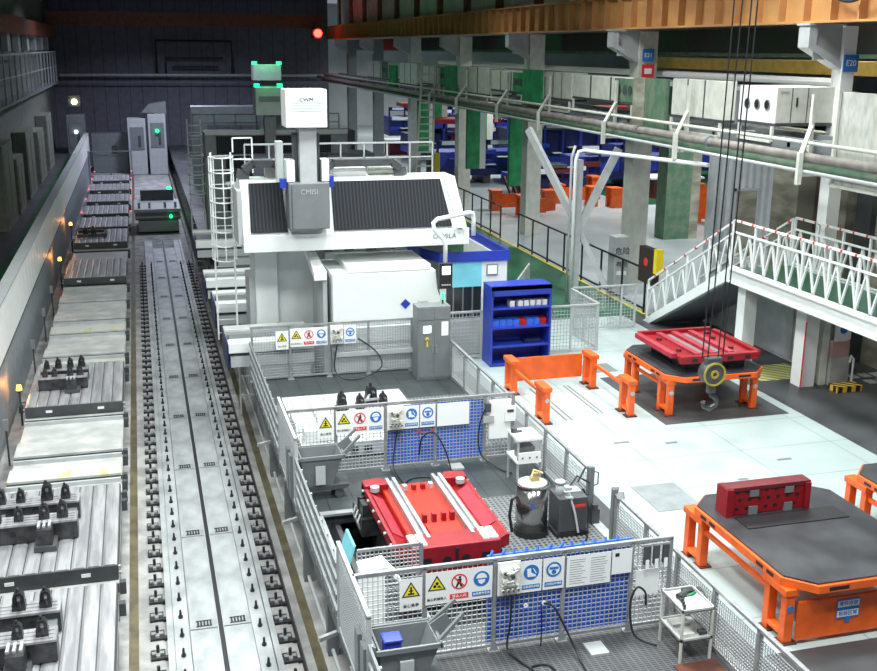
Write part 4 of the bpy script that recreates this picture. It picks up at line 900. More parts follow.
# left wall items
t = thing('left_catwalk', 'pale steel catwalk with tall bars high on the left wall', 'catwalk', (-7.25,45,6.0))
B(0,.8,0,55,-.15,0).build('deck', GREY, t); MB().bar((.75,0,2.5),(.75,55,2.5),.1).bar((.75,0,1.3),(.75,55,1.3),.06).build('rail', LGREY, t)
for k in range(19): B(.7,.8,3*k-.05,3*k+.05,0,2.5).build('post', LGREY, t)
t = thing('crane_runway_left', 'rust brown crane runway beam high on the left wall', 'crane beam', (-7.25,40,9.65)); B(0,.7,0,63,0,1.0).build('beam', RUSTB, t)
for k in range(10): B(0,.35,3+6*k,4.6+6*k,-1.0,0).build('corbel', LGREY, t)
for k,(y,h_,d_) in enumerate(((56,4.2,4.5),(62,3.0,3.5),(68,4.0,5),(76,3.4,5),(84,4,5))):
    t = thing('wall_cabinet', 'grey electrical cabinet along the left wall, %s' % ('nearest, at the photo edge','second from the camera','third from the camera','fourth from the camera','farthest')[k], 'cabinet', (-7.25,y,0))
    B(0,.75,0,d_,0,h_).build('body', OLIVE, t); B(.75,.78,.3,d_*.48,.3,h_-.4).build('door', OLIVE, t); B(.75,.78,d_*.52,d_-.3,.3,h_-.4).build('door', OLIVE, t)

# ================================================================== RIGHT FLOOR: DOCKS
def dock(x, y, w, d, label, plate=None, sign_=False):
    t = thing('docking_frame', label, 'docking frame', (x,y,0))
    for sx in (0, w):
        for sy,dy in ((0,.62),(d-.62,.62)):
            b = MB(); b.box(sx-.08,sx+.08,sy,sy+.15,0.03,.92); b.box(sx-.08,sx+.08,sy+dy-.15,sy+dy,.03,.92); b.box(sx-.12,sx+.12,sy-.02,sy+dy+.02,.84,.96); b.box(sx-.08,sx+.08,sy+.15,sy+dy-.15,.12,.2)
            br = b.build('bracket', ORANGE, t, bevel=.012)
            B(sx-.15,sx+.15,sy-.04,sy+.2,0,.03).build('foot_plate', RUST, br); B(sx-.15,sx+.15,sy+dy-.2,sy+dy+.04,0,.03).build('foot_plate', RUST, br)
        B(sx-.03,sx+.03,.62,d-.62,.66,.74).build('side_bar', ORANGE, t)
        lb = MB(); lb.cyl((sx,-.012,.62),(sx,0,.62),.06,n=12); lb.build('round_badge', SBLUE if sign_ else LGREY, t)
    if plate == 'front':
        B(.12,w-.12,-.05,.0,.08,.74).build('end_plate', ORANGE, t)
    elif plate == 'back':
        B(.12,w-.12,d-.05,d,.2,.86).build('end_plate', ORANGE, t)
    return t
dock(9.32,23.15,2.3,3.0,'empty orange docking frame right behind the mesh fence','back')
dock(12.6,22.95,2.4,2.6,'orange docking frame under the rear table carrying a maroon casting')
dk = dock(9.32,12.75,2.6,3.25,'large orange docking frame nearest the camera with a blue and white sign','front',True)
dock(13.1,13.4,2.5,3.1,'orange docking frame cut by the right edge of the photo')
t = thing('dock_sign', 'blue and white sign on the end plate of the nearest orange dock', 'sign', (10.12,12.695,.36))
B(0,.42,-.006,0,0,.34).build('panel', SBLUE, t)
for z in (.02,.19): B(.015,.405,-.010,-.006,z+.01,z+.12).build('white_band', SWHITE, t)
text('零件存放', .085, t, (.21,-.012,.255), SBLUE); text('检验区域', .085, t, (.21,-.012,.085), SBLUE)
B(.17,.26,-.006,0,-.08,0).build('tab', SBLUE, t)
def dock_top(x0,x1,y0,y1,label,c=.42):
    t = thing('pallet_plate', label, 'pallet', (x0,y0,.96)); w=x1-x0; d=y1-y0
    poly = [(c,0),(w-c,0),(w,c),(w,d-c),(w-c,d),(c,d),(0,d-c),(0,c)]
    MB().prism(poly,'z',0,.14).build('rim', ORANGE, t, bevel=.01)
    ins = .05; q = [(c,ins),(w-c,ins),(w-ins,c),(w-ins,d-c),(w-c,d-ins),(c,d-ins),(ins,d-c),(ins,c)]
    MB().prism(q,'z',.14,.17).build('top_plate', mat('worn_dark_top', (.06,.064,.072), .38, .2, c2=(.028,.028,.034), vscale=1.1), t)
    for a in (.6,w-.95): B(a,a+.35,-.004,.0,.04,.1).build('fork_slot', BLACK, t)
    for a in (.6,.9,d-1.15,d-.85): B(-.004,0,a,a+.2,.04,.1).build('fork_slot', BLACK, t)
dock_top(9.2,12.05,12.5,16.05,'large dark-topped octagonal pallet on the nearest orange dock')
dock_top(12.4,15.25,22.65,25.75,'dark-topped pallet under the maroon casting on the rear dock')
dock_top(13.0,16.0,13.2,16.6,'dark pallet on the dock cut by the right edge of the photo')
# oily patch
# maroon upright casting
t = thing('red_upright_plate', 'maroon upright casting with rows of pockets on the nearest pallet', 'casting', (9.5,15.05,1.13))
B(0,1.6,0,.22,0,.5).build('plate', RED, t, bevel=.02); B(-.03,1.63,-.02,.26,.46,.53).build('top_rail', DRED, t); B(-.05,.08,-.06,.3,0,.52).build('end_foot', RED, t); B(1.52,1.62,-.06,.3,0,.5).build('end_foot', RED, t)
for r_,zz_ in enumerate((.1,.26,.41)):
    for k in range(7): B(.16+.19*k+.05*(r_%2),.22+.19*k+.05*(r_%2),-.008,.01,zz_,zz_+.05).build('pocket', BLACK, t)
for x in (.42,1.12):
    B(x,x+.17,-.03,0,.0,.15).build('grey_pad', GREY, t); B(x,x+.17,-.03,0,.34,.46).build('grey_pad', GREY, t)
tag(B(9.6,11.6,14.5,14.97,1.13,1.145).build('rubber_mat', BLACK), 'black rubber strip at the foot of the maroon upright casting', 'mat')
# flat maroon casting
t = thing('red_flat_casting', 'maroon flat frame casting with wings on the rear dock', 'casting', (12.75,22.95,1.13))
B(.3,2.0,.2,2.1,0,.30).build('base', DSTEEL, t)
B(.05,2.15,.0,2.35,.30,.40).build('slab', RED, t, bevel=.02)
for x in (.5,.95,1.45): B(x,x+.16,.1,2.3,.40,.46).build('rib', PINK, t)
for x in (.72,1.2): B(x,x+.14,.3,2.1,.40,.42).build('slot_strip', GREY, t)
B(-.12,.05,.2,2.3,.34,.48).build('side_wing', PINK, t, bevel=.02); B(2.15,2.3,-.05,2.2,.34,.48).build('side_wing', RED, t, bevel=.02)
B(.0,2.2,-.12,.04,.26,.46).build('front_beam', RED, t, bevel=.02); B(0,2.2,2.28,2.4,.30,.5).build('rear_beam', RED, t, bevel=.02)
for (x,y) in ((.3,.6),(1.75,.5),(.3,1.7),(1.8,1.5),(1.9,2.0)): MB().cyl((x,y,.40),(x,y,.47),.07,n=12).build('boss', DRED, t)
for x in (.3,.8,1.3,1.8): B(x,x+.16,-.13,-.12,.31,.40).build('pocket', BLACK, t)
# crane hook
t = thing('crane_hook_block', 'yellow and black crane hook block hanging on four wire ropes', 'crane hook', (12.25,20.5,1.15))
MB().cyl((-.02,-.14,.78),(-.02,.14,.78),.27,n=24).build('sheave_block', DGREY, t, smooth=True)
MB().ring(-.02,.78,.275,.235,-.14,.03).ring(-.02,.78,.10,.05,-.14,.03).build('yellow_face', mat('mustard_paint',(.30,.24,.03),.5), t)
B(-.2,.2,-.08,.08,.95,1.15).build('upper_housing', DGREY, t, bevel=.03)
B(-.09,.09,-.07,.07,.3,.5).build('shank', DGREY, t)
MB().tube([(0,0,.36),(.02,0,.24),(.16,0,.14),(.15,0,0),(0,0,-.08),(-.14,0,-.02),(-.18,0,.1)],.06,10).build('hook', DSTEEL, t, smooth=True)
for k,(a,b) in enumerate(((-.28,-.14),(-.14,.07),(.12,.27),(.24,.42))):
    MB().tube([(a,0,1.15),(b,0,11.5)],.018,6).build('wire_rope', BLACK, t)

# ================================================================== LANDING AND STAIR
t = thing('landing', 'white steel landing with green deck and zigzag railings, right edge', 'landing', (16.5,12,0))
B(0,1.9,0,14.9,2.78,2.88).build('deck', FLOORG, t)
MB().box(-.08,0,0,14.95,2.5,2.9).box(-.16,0,0,14.95,2.86,2.92).box(-.16,0,0,14.95,2.48,2.53).build('edge_beam', WHITE, t); B(1.9,1.98,0,14.95,2.5,2.9).build('edge_beam', WHITE, t)
def zrail(t, x, y0, y1, za, zb, h=1.4, mk=True):
    n = max(1, round(abs(y1-y0)/1.15)); f = lambda u: (x, y0+(y1-y0)*u, za+(zb-za)*u)
    def up_(p,k): return (p[0],p[1],p[2]+k)
    MB().bar(up_(f(0),h), up_(f(1),h),.06).bar(up_(f(0),h*.76), up_(f(1),h*.76),.05).bar(up_(f(0),.06), up_(f(1),.06),.05).build('handrail', WHITE, t)
    for k in range(n+1): MB().bar(f(k/n), up_(f(k/n),h),.06).build('rail_post', WHITE, t)
    v = MB()
    for k in range(n):
        for a,b in ((0,.25),(.5,.25),(.5,.75),(1,.75)): v.bar(up_(f((k+a)/n),.08), up_(f((k+b)/n),h*.74),.05)
    v.build('zigzag_baluster', WHITE, t)
    if mk:
        r = MB()
        for k in range(n):
            for a in (.1,.6): 
                p = up_(f((k+a)/n),h); q = up_(f((k+a)/n+.07/n),h); r.bar(p,q,.065)
        r.build('red_tape_mark', SRED, t)
zrail(t, -.08, .1, 14.9, 2.9, 2.9); zrail(t, 1.94, .1, 14.9, 2.9, 2.9)
MB().bar((0,14.9,4.25),(0,14.9,4.3),.03).build('cap', WHITE, t)
B(.1,.5,14.3,14.7,0,2.5).build('column', WHITE, t)
for k in range(8): B(0,1.9,.6+1.9*k,.7+1.9*k,2.55,2.78).build('joist', GREY, t)
t = thing('steel_stair', 'white steel stair with zigzag railing running up to the landing', 'stair', (16.5,26.95,0))
for x in (-.05,1.9): MB().add([(x-.04,0,2.55),(x-.04,4.85,-.0),(x-.04,5.3,0),(x-.04,0,2.9),(x+.04,0,2.55),(x+.04,4.85,0),(x+.04,5.3,0),(x+.04,0,2.9)],[(0,1,2,3),(7,6,5,4),(0,4,5,1),(1,5,6,2),(2,6,7,3),(3,7,4,0)]).build('stringer', WHITE, t)
for k in range(15): B(0,1.88,.1+.335*k,.42+.335*k,2.72-.185*k,2.76-.185*k).build('tread', GREY, t)
MB().add([(0,0,2.5),(1.88,0,2.5),(1.88,4.7,.02),(0,4.7,.02),(0,0,2.54),(1.88,0,2.54),(1.88,4.75,.06),(0,4.75,.06)],[(3,2,1,0),(4,5,6,7),(0,1,5,4),(1,2,6,5),(2,3,7,6),(3,0,4,7)]).build('soffit', GREY, t)
zrail(t, -.05, 0.02, 5.1, 2.85, .05); zrail(t, 1.9, .02, 5.1, 2.85, .05)

# items below the landing
t = thing('hazard_sign_door', 'yellow triangle sign on the pale wall under the landing', 'sign', (18.37,26.1,1.5), R(-90))
B(0,.5,-.02,0,0,.7).build('panel', SWHITE, t); MB().prism([(.08,.28),(.42,.28),(.25,.6)],'y',-.02,-.03).build('triangle_border', INK, t); MB().prism([(.14,.31),(.36,.31),(.25,.53)],'y',-.03,-.035).build('triangle', SYEL, t); text('当心触电', .1, t, (.25,-.025,.13), INK)
tag(MB().cyl((17.2,24.15,0),(17.2,24.15,1.9),.02,n=8).build('red_pole', SRED), 'thin red pole leaning at the labelled column base', 'pole')
t = thing('notice_stand', 'stack of notice boards and grey box behind the labelled column', 'stand', (18.2,24.2,0))
B(-.05,.55,0,.3,0,.8).build('base_box', BENCH, t); B(-.05,.5,0,.2,.8,1.25).build('pinkish_board', mat('faded_pink_board',(.45,.30,.28),.6), t); B(0,.5,0,.05,1.3,1.85).build('poster', PAPER, t); MB().disc(.25,1.6,.12,-.005).build('poster_emblem', SBLUE, t); B(.56,.62,.1,.16,0,2.4).build('pole', DGREY, t)
tag(B(17.95,18.75,23.55,23.95,0,.16).build('hazard_kerb', HAZ), 'black and yellow striped kerb at the foot of the notice stand', 'kerb')
t = thing('white_hose_hook', 'white bent handle pipe beside the notice stand', 'pipe', (18.72,24.0,0)); MB().tube([(0,0,.1),(0,0,.8),(-.08,0,.9),(-.12,0,.7)],.03).build('pipe', SWHITE, t)
for k in range(5): tag(B(19.2+.4*(k%3)+.2*(k//3),19.5+.4*(k%3)+.2*(k//3),24.6-.55*(k//3),24.95-.55*(k//3),0,.01).build('floor_tile_mark', LGREY), 'pale square mark on the dark floor under the landing', 'floor marking', 'pale squares under the landing')
t = thing('grey_switch_cabinet', 'tall light grey cabinet with black lettering beside the stair foot', 'cabinet', (16.95,35.9,0))
B(0,.6,0,.6,0,2.25).build('body', LGREY, t, bevel=.02); text('危险', .3, t, (.3,-.012,1.7), INK); text('有电', .24, t, (.3,-.012,1.2), INK); B(.1,.5,-.02,0,.8,.95).build('label', PAPER, t)
t = thing('dark_control_box', 'dark box with a yellow side and red emblem above the stair', 'control box', (16.85,32.6,1.1)); B(0,.25,0,1.1,0,1.25).build('box', mat('brown_black_box',(.03,.02,.018),.5), t); B(.0,.25,-.25,-.02,.45,1.3).build('yellow_side', YEL, t); MB().cyl((-.012,.55,.75),(0,.55,.75),.15,n=12).build('emblem', SRED, t)

# ================================================================== COLUMNS, LEDGE, UNITS
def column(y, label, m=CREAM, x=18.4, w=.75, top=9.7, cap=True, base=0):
    t = thing('steel_column', label, 'column', (x,y,0))
    MB().box(0,w,-.04,.0,base,top).box(0,w,w-.04,w,base,top).box(w/2-.04,w/2+.04,0,w-.04,base,top).box(.02,.12,0,w-.04,base,top).build('shaft', m, t)
    if cap:
        MB().prism([(-1.1,9.3),(-1.1,9.12),(0,8.55),(0,8.75),(-.85,9.2),(-.85,9.7),(-1.1,9.7)],'y',0,.5).box(-.85,0,.1,.14,8.8,9.7).build('corbel', LGREY, t)
        B(-1.15,0.0,-.05,.55,9.7,9.755).build('bearing_plate', LGREY, t)
    return t
column(26.0,'pale column with a blue E20 sign, right edge of the photo', SWHITE, x=18.78, w=.4)
column(37.8,'pale column with a red and blue sign, above the stair foot', CREAM)
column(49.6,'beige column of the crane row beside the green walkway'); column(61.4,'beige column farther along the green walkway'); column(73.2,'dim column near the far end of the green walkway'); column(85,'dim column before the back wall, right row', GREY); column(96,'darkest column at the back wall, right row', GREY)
t = thing('landing_column', 'white column standing under the middle of the landing', 'column', (17.25,24.25,0)); B(0,.45,0,.45,0,2.77).build('shaft', SWHITE, t); B(.65,.85,.05,.3,0,2.77).build('cream_pilaster', CREAM, t)
for k,(x,y,z0,lab) in enumerate(((18.2,51.6,2.2,'long hanging green board beside the nearest far column'),(17.9,58,2.4,'long hanging green board with a white side, second along the row'),(17.6,68,2.4,'long hanging green board third along the row'))):
    t = thing('hanging_board', lab, 'panel', (x,y,z0)); B(0,.75,0,.3,0,4.2).build('green_sheet', GREEN, t); B(.75,1.1,0,.3,0,4.2).build('white_sheet', WHITE, t)
def numsign(x,y,z,s,label,sz=.22):
    t = thing('column_number_sign', label, 'sign', (x,y,z)); B(0,.46,-.03,0,0,.46).build('panel', SBLUE, t); text(s, sz, t, (.23,-.035,.23), SWHITE)
numsign(18.76,25.9,8.48,'E20','blue sign with white E20 on the nearest column'); numsign(18.5,37.7,8.6,'E21','blue sign with white E21 on the second column')
t = thing('red_notice_sign', 'red sign with white marks below the E21 sign', 'sign', (18.5,37.7,7.65)); B(0,.5,-.03,0,0,.85).build('panel', SRED, t); B(.1,.4,-.035,-.03,.5,.7).build('mark', SWHITE, t); B(.15,.35,-.035,-.03,.1,.3).build('mark', SWHITE, t)
for k,(y,x,lab) in enumerate(((46.7,24.6,'big weathered green concrete pillar in the next bay'),(67.8,24.3,'green sheathed pillar in the next bay, second from the right'),(79.6,24.8,'green sheathed pillar beside blue wagons, third in the row'),(89,23.8,'farthest green sheathed pillar of the next bay'))):
    t = thing('green_pillar', lab, 'pillar', (x,y,0)); B(0,1.35,0,1,0,7.5).build('green_face', DGREEN if k == 0 else GREEN, t); B(1.35,1.85,.05,1,0,7.5).build('bare_side', BEIGE2 if k == 0 else CREAM, t)
# ledge beams
t = thing('ledge_beam', 'long grey ledge beam carrying ventilation units along the column row', 'beam', (16.5,21,6.45))
B(.5,.75,0,80,0,.3).build('beam', GREY, t); B(1.9,2.1,0,80,0,.3).build('beam', GREY, t)
for k in range(40): B(.5,2.1,.4+2*k,.55+2*k,.05,.2).build('cross_member', CREAM, t)
for k,(x,z,r,lab,m) in enumerate(((16.3,6.42,.12,'thick insulated grey pipe along the column row',mat('dull_pipe_lagging',(.24,.22,.20),.6,var=.3)),(16.15,6.08,.05,'thin pale pipe below the insulated one along the column row',LGREY),(16.5,6.75,.05,'thin upper pipe along the column row',CREAM),(16.75,6.1,.14,'dark green-grey pipe behind the insulated one',DGREEN))):
    t = thing('pipe_run', lab, 'pipe', (x,18,z)); MB().tube([(0,0,0),(0,82,0)],r,12).build('pipe', m, t, smooth=True)
    if k == 0:
        for j in range(14): MB().cyl((0,1+4.7*j,0),(0,1.12+4.7*j,0),.16,n=14).build('pipe_flange', GREY, t)
for k in range(7):
    y = 23.5+6*k+(.6 if k%2 else 0)
    t = thing('pipe_bracket', ('welded pale pipe bracket, nearest, right of the ropes','welded pale pipe bracket, second from the right edge','pipe bracket third along the row','pipe bracket fourth along the row','pipe bracket fifth along the row','pipe bracket sixth along the row','pipe bracket farthest along the row')[k], 'bracket', (16.05,y,5.75))
    MB().bar((0,0,0),(0,0,.8),.12).bar((0,0,.7),(.8,.8,1.4),.1).bar((0,0,.25),(1.0,0,.25),.1).bar((.8,.8,.25),(.8,.8,2.2),.1).build('frame', CREAM, t)
def vent_unit(y, ln, label, circles=False, x=17.0, z=6.95, h=1.15, w=1.5, m=CREAM, grill=None):
    t = thing('ventilation_unit', label, 'ventilation unit', (x,y,z))
    B(0,w,0,ln,0,h).build('casing', m, t, bevel=.015); MB().box(-.02,w,-.02,ln,-.08,0).build('base_frame', DGREY, t)
    if grill: B(-.012,0,.02,ln*.3,.02,h-.02).build('grille_panel', grill, t)
    if circles:
        fp = B(-.02,0,0,ln,0,h).build('front_panel', SWHITE, t)
        for k in range(3):
            MB().cyl((-.05,ln*(.22+.27*k),h*.5),(-.02,ln*(.22+.27*k),h*.5),.15,n=18).build('round_port', STEEL, fp); MB().cyl((-.06,ln*(.22+.27*k),h*.5),(-.05,ln*(.22+.27*k),h*.5),.11,n=18).build('port_opening', BLACK, fp)
        B(.45,.47,-.012,0,.02,h-.02).build('door_seam', DGREY, t); B(.95,.97,-.012,0,.02,h-.02).build('door_seam', DGREY, t)
        MB().box(.6,.64,-.03,0,.45,.7).box(1.05,1.09,-.03,0,.45,.7).build('door_handle', BLACK, t); text('CMISI', .12, t, (.22,-.012,h-.15), GREY)
    else:
        B(-.012,0,ln*.35,ln*.37,0,h).build('seam', DGREY, t); B(-.012,0,ln*.68,ln*.7,0,h).build('seam', DGREY, t)
        if grill:
            o = MB()
            for k in range(3): o.cyl((-.03,ln*(.06+.08*k),h*.5),(-.012,ln*(.06+.08*k),h*.5),.17,n=12)
            o.build('fan_slots', DGREY, t)
    MB().bar((-.02,.1,-.5),(-.02,ln-.1,-.5),.08).bar((-.02,.1,-.5),(-.02,.1,-.08),.08).bar((-.02,ln-.1,-.5),(-.02,ln-.1,-.08),.08).build('support_frame', CREAM, t)
vent_unit(26.2,1.9,'white ventilation unit with three round ports beside the E20 column', True, x=17.0, w=1.9, z=7.08, h=.98)
vent_unit(29.0,3.3,'large cream ventilation box left of the hanging ropes', w=.4, z=6.98)
vent_unit(35.1,5.6,'cream ventilation unit with green grille end, beyond the weathered green panel', grill=DGREEN, w=.7, z=7.2, h=.85)
vent_unit(40.9,2.9,'plain cream ventilation box next to the nearest bright green panel', w=.7, z=7.05, h=1.05)
vent_unit(46.6,4.6,'dim ventilation unit with green grille, mid row', grill=GREEN, w=.8, h=.9, z=7.1); vent_unit(51.6,5.2,'pale ventilation box before the middle bright green panel', w=.8, z=6.8, h=1.3)
vent_unit(59.6,5,'ventilation unit with green grille farther along the row', grill=GREEN, w=.8, z=7.0, h=1); vent_unit(66,4.6,'plain pale box before the farthest bright green panel', w=.8, z=6.8, h=1.3); vent_unit(74,7,'farthest pale ventilation unit of the row', grill=DGREEN, w=.8)
for k,(y,ln,z0,z1,m,lab) in enumerate(((32.45,1.5,6.1,8.1,DGREEN,'weathered green panel hung at the second column'),(34.0,.9,6.1,8.1,BEIGE2,'beige panel beside the weathered green one'),(44.0,2.3,6.65,8.15,GREEN,'bright green panel on the ledge, nearest of the bright ones'),(57.0,2.2,6.5,8.1,GREEN,'bright green panel on the ledge, middle one'),(71,2.2,6.0,7.9,GREEN,'bright green panel on the ledge, farthest'))):
    t = thing('cladding_board', lab, 'panel', (16.85,y,z0)); B(0,.12,0,ln,0,z1-z0).build('sheet', m, t); B(.12,.16,.1,ln-.1,.2,z1-z0-.2).build('frame', CREAM, t)
t = thing('mottled_panel', 'mottled grey panel on the ledge at the right edge below the E20 sign', 'panel', (16.85,19.5,5.75)); B(0,.15,0,3.7,0,2.3).build('sheet', MARBLE, t); MB().bar((-.05,3.7,0),(-.05,3.7,2.35),.08).bar((-.05,0,0),(-.05,3.7,0),.08).build('frame', CREAM, t)
# crane runway
t = thing('crane_runway', 'long ochre crane runway beam across the top of the photo', 'crane beam', (17.65,14,9.82))
B(.35,.45,0,89.8,0,1.1).build('web', OCHRE, t); B(.1,.75,0,89.8,-.06,0).build('lower_flange', OCHRE, t); B(.1,.75,0,89.8,1.1,1.16).build('upper_flange', OCHRE, t)
st = B(.12,.35,0,.06,0,1.1).data('stiffener', [OCHRE])
for k in range(75): inst('stiffener', st, t, (0,.5+1.2*k,0))
t = thing('dark_gutter_beam', 'dark corrugated beam behind the crane runway brackets', 'beam', (19.8,18,8.95)); B(0,.3,0,82,0,.8).build('beam', BLACK, t); B(-.05,.3,0,82,-.12,0).build('lower_edge', DGREEN, t)
t = thing('yellow_crane_beam', 'yellow crane beam behind the E20 column', 'crane beam', (20.0,22,8.35)); B(0,.5,0,20,0,.4).build('beam', YELLOW, t); B(-.02,.5,1.8,3.6,-.2,0).build('joint_plate', YELLOW, t)
t = thing('orange_bridge_girder', 'orange bridge girder of the next bay seen below the crane runway', 'crane beam', (19.2,28,9.9)); B(0,.4,0,13,0,.25).build('girder', mat('bright_orange_girder',(.75,.33,.03),.45), t)
hose('dark cable drooping from the crane runway at the top right', [(17.6,23.0,11),(17.6,23.4,10.5),(17.6,24.3,10.25),(17.6,25.2,10.5),(17.6,25.6,11)],.04)
for z,x in ((8.15,19.6),(7.8,19.9)):
    tag(MB().tube([(x,26.8,z),(x,70,z)],.12,8).build('duct_pipe', SWHITE), 'white duct pipe high behind the ventilation units, %s one' % ('upper' if z > 7.9 else 'lower'), 'pipe')
# thin uprights + braces near walkway
t = thing('braced_mast', 'pale mast with two diagonal braces and a bent pipe by the walkway', 'mast', (15.2,35.6,0))
MB().bar((0,0,0),(0,0,5.2),.25,.3).build('mast', LGREY, t)
MB().bar((.1,0,2.7),(-1.0,2.6,6.1),.16,.28).bar((.1,0,2.7),(1.4,-.3,5.6),.16,.28).bar((.1,0,2.7),(1.0,-.6,.6),.1,.2).build('brace', LGREY, t)
MB().tube([(-.2,-.2,0),(-.2,-.2,5.2),(-.1,-.2,5.5),(.1,-.3,5.55),(1.2,-7,5.7)],.07,8).build('bent_pipe', WHITE, t, smooth=True)
MB().tube([(-.32,-.1,0),(-.32,-.1,5.3),(-.2,-.1,5.7)],.05,8).build('conduit', LGREY, t, smooth=True)

# corrugated shed
t = thing('corrugated_shed', 'tall light corrugated steel enclosure with a beige door behind the stair', 'enclosure', (20.85,36,0))
sh = MB(); sh.box(0,2.7,.06,.3,0,7.6)
for k in range(9): sh.prism([(.0+.3*k,.06),(.04+.3*k,-.1),(.16+.3*k,-.1),(.2+.3*k,.06)],'z',0,7.6)
sh.build('wall_sheet', SHED, t); B(1.0,1.9,-.17,-.1,1.4,3.85).build('door', BEIGE2, t); B(.9,1.0,-.18,-.1,1.4,3.95).box(.9,2.0,-.18,-.1,3.85,3.95).build('door_frame', LGREY, t)

# ================================================================== NEXT BAY CONTENT
def wagon(x, y, ln, w, h, label, m=NAVY, base=.6, top=None, rz=0):
    t = thing('wagon_frame', label, 'wagon', (x,y,0), rz)
    B(0,ln,0,w,base,base+.5).build('deck_frame', m, t)
    pn = MB()
    n = int(ln/1.5)
    for k in range(n+1): pn.box(ln*k/n-.08,ln*k/n+.08,0,.1,base+.5,h)
    pn.box(0,ln,0,.1,h-.35,h).build('side_frame', m, t)
    B(0,ln,.4,w,base+.5,h*.72).build('inner_load', BLUE if m != BLUE else NAVY, t)
    if top: B(ln*.1,ln*.9,.2,w,h,h+.35).build('top_load', top, t)
    for k in range(int(ln*.9)):
        a_ = rnd.uniform(0,ln-1.6); z_ = rnd.uniform(base+.6,h*.9); l_ = rnd.uniform(.6,2.2); th = rnd.choice((.06,.08,.3))
        B(a_,min(ln,a_+l_),-.25,.35,z_,z_+th).build('loaded_part', rnd.choice((PALEW,NAVY,DRED,PALEW,BLUE,DGREY)), t)
    for k in range(0,n,2): B(ln*k/n+.3,ln*(k+1)/n-.1,-.03,0,h-.32,h-.05).build('white_plate', PALEW, t)
    for k in range(3): B(ln*(.15+.33*k),ln*(.15+.33*k)+.5,.1,w-.1,0,base).build('leg', DGREY, t)
wagon(19.5,70,7,3,3.0,'navy wagon frame behind the first green pillars',NAVY); wagon(21.5,86,9,3,3.0,'dark blue wagon with a red load far in the next bay',BLUE,top=RED)
wagon(27,77,12,3,4.4,'long royal blue wagon with white plates in the next bay',BLUE,top=RED); wagon(28,65.8,8,3,2.9,'navy wagon frame behind the orange stands',NAVY)
wagon(33,69.3,12,3,3.4,'very dark long wagon on the green floor of the next bay',NAVY); wagon(37,92,14,3,3.6,'far blue wagon against the pale wall, right',BLUE); wagon(24,104,14,3,3.4,'far navy wagon against the pale wall, left',NAVY,top=RED)
wagon(22.5,63,5,2.4,1.9,'low navy wagon with pale deck near the green pillar',NAVY,top=None)
wagon(30,47.5,4,3,4.4,'blue container frame left of the corrugated enclosure',BLUE,base=1.6); wagon(26.5,96,10,3,3.6,'blue wagon in the middle distance under the pipes',BLUE)
for k,(x,y) in enumerate(((42,78),(44,108),(21,91),(31,60.5))):
    t = thing('steel_sheet_stack', 'stack of pale steel sheets %s' % ('on the green floor of the next bay','far beside the blue wagons','far left in the next bay','in front of the dark wagons')[k], 'sheet stack', (x,y,0)); B(0,3,0,2,0,1.2).build('crate', DRED if k != 1 else NAVY, t); B(-.3,3.4,-.2,2.2,1.2,1.3).build('top_sheet', PALEW, t)
def ostand(x,y,label,w=.6,plate=0,h=1.05):
    t = thing('orange_stand', label, 'stand', (x,y,0)); B(0,w,0,.25,0,h).build('upright', ORANGE, t); B(0,w,.6,.85,0,h).build('upright', ORANGE, t); B(-.05,w+.05,-.05,.9,h,h+.12).build('cap', ORANGE, t)
    if plate: B(w,w+plate,.2,.3,.15,h-.1).build('plate', ORANGE, t)
ostand(20.2,55.2,'orange stand with pipes on it behind the first beige column',.5,1.1); ostand(19.4,57.6,'orange stand left of the first beige column',.5,1.6); ostand(22.4,57.0,'single orange stand right of the first beige column',.6)
ostand(24.0,59.6,'orange stand with a long plate left of the mast',.6,2.4); ostand(25.6,58.0,'orange stand right behind the mast',.5,0); ostand(27.0,61.0,'orange stand right of the mast, far one',.6,0,1.3); ostand(26.6,57.2,'nearest orange stand right of the mast',.7)
ostand(28.6,51.2,'orange stand beside the corrugated enclosure',.6,1.6,2.0)
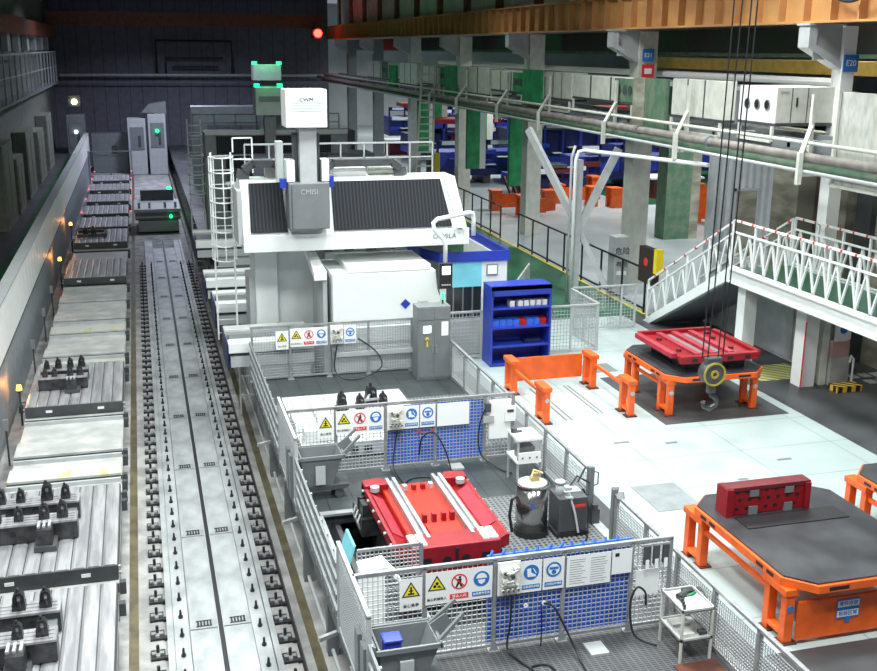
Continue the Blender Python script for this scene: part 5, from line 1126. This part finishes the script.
t = thing('pipe_bundle', 'bundle of dark red pipes standing on the orange stand', 'pipe bundle', (20.0,56.4,1.17))
for k in range(4): MB().bar((.35*k,0,0),(.35*k-.3,.4,.9),.12).build('pipe', DRED, t)
t = thing('lattice_ladder', 'pale lattice ladder hanging behind the column row', 'ladder', (15.3,60,0)); MB().bar((0,0,0),(.5,0,8.5),.1).bar((1.1,0,0),(1.2,0,8.5),.1).build('ladder_rail', CREAM, t)
r = MB()
for k in range(20): r.bar((.02*k,0,.4*k),(1.1,0,.4*k),.08)
r.build('rung', CREAM, t)

# ================================================================== LIGHT
w = bpy.data.worlds.new('world'); S.world = w; w.use_nodes = True
w.node_tree.nodes['Background'].inputs[0].default_value = (.75,.8,.95,1); w.node_tree.nodes['Background'].inputs[1].default_value = .25
def area(x,y,z,e,sx=2.5,sy=2.5,c=(.95,1,.98),rot=(0,0,0), spread=150):
    l = bpy.data.lights.new('hall_and_fill_lamp','AREA'); l.shape = 'RECTANGLE'; l.size = sx; l.size_y = sy; l.energy = e; l.color = c; l.spread = R(spread)
    o = bpy.data.objects.new('hall_and_fill_lamp', l); COL.objects.link(o); o.location = (x,y,z); o.rotation_euler = rot
for x in (-1,6,13.5):
    for y in (8,17,26): area(x,y,13.5,(1000,950,620)[(-1,6,13.5).index(x)]*({8:1.35,17:1.15,26:.6}[y] if x < 0 else 1))
area(6,33,13.5,750); area(13,35,13.5,520); area(-1,37,13.5,380)
for x in (27,40):
    for y in (40,58,76,94,112): area(x,y,12,1250)
area(14.5,24,13,300); area(13.5,50,13,140); area(21,27,12,600); area(4,68,14,1000,c=(.78,.82,1)); area(4,88,13,2200,c=(.76,.8,1)); area(-2,80,13,350,c=(.76,.8,1))  # the bluish ones are fill added to lift the dark rear of the hall
vs_ = S.view_settings; vs_.view_transform = 'Standard'; vs_.look = 'None'; vs_.exposure = .18; vs_.gamma = 1; vs_.use_curve_mapping = False
S.cycles.use_denoising = True; S.cycles.max_bounces = 5; S.cycles.diffuse_bounces = 3; S.cycles.glossy_bounces = 2
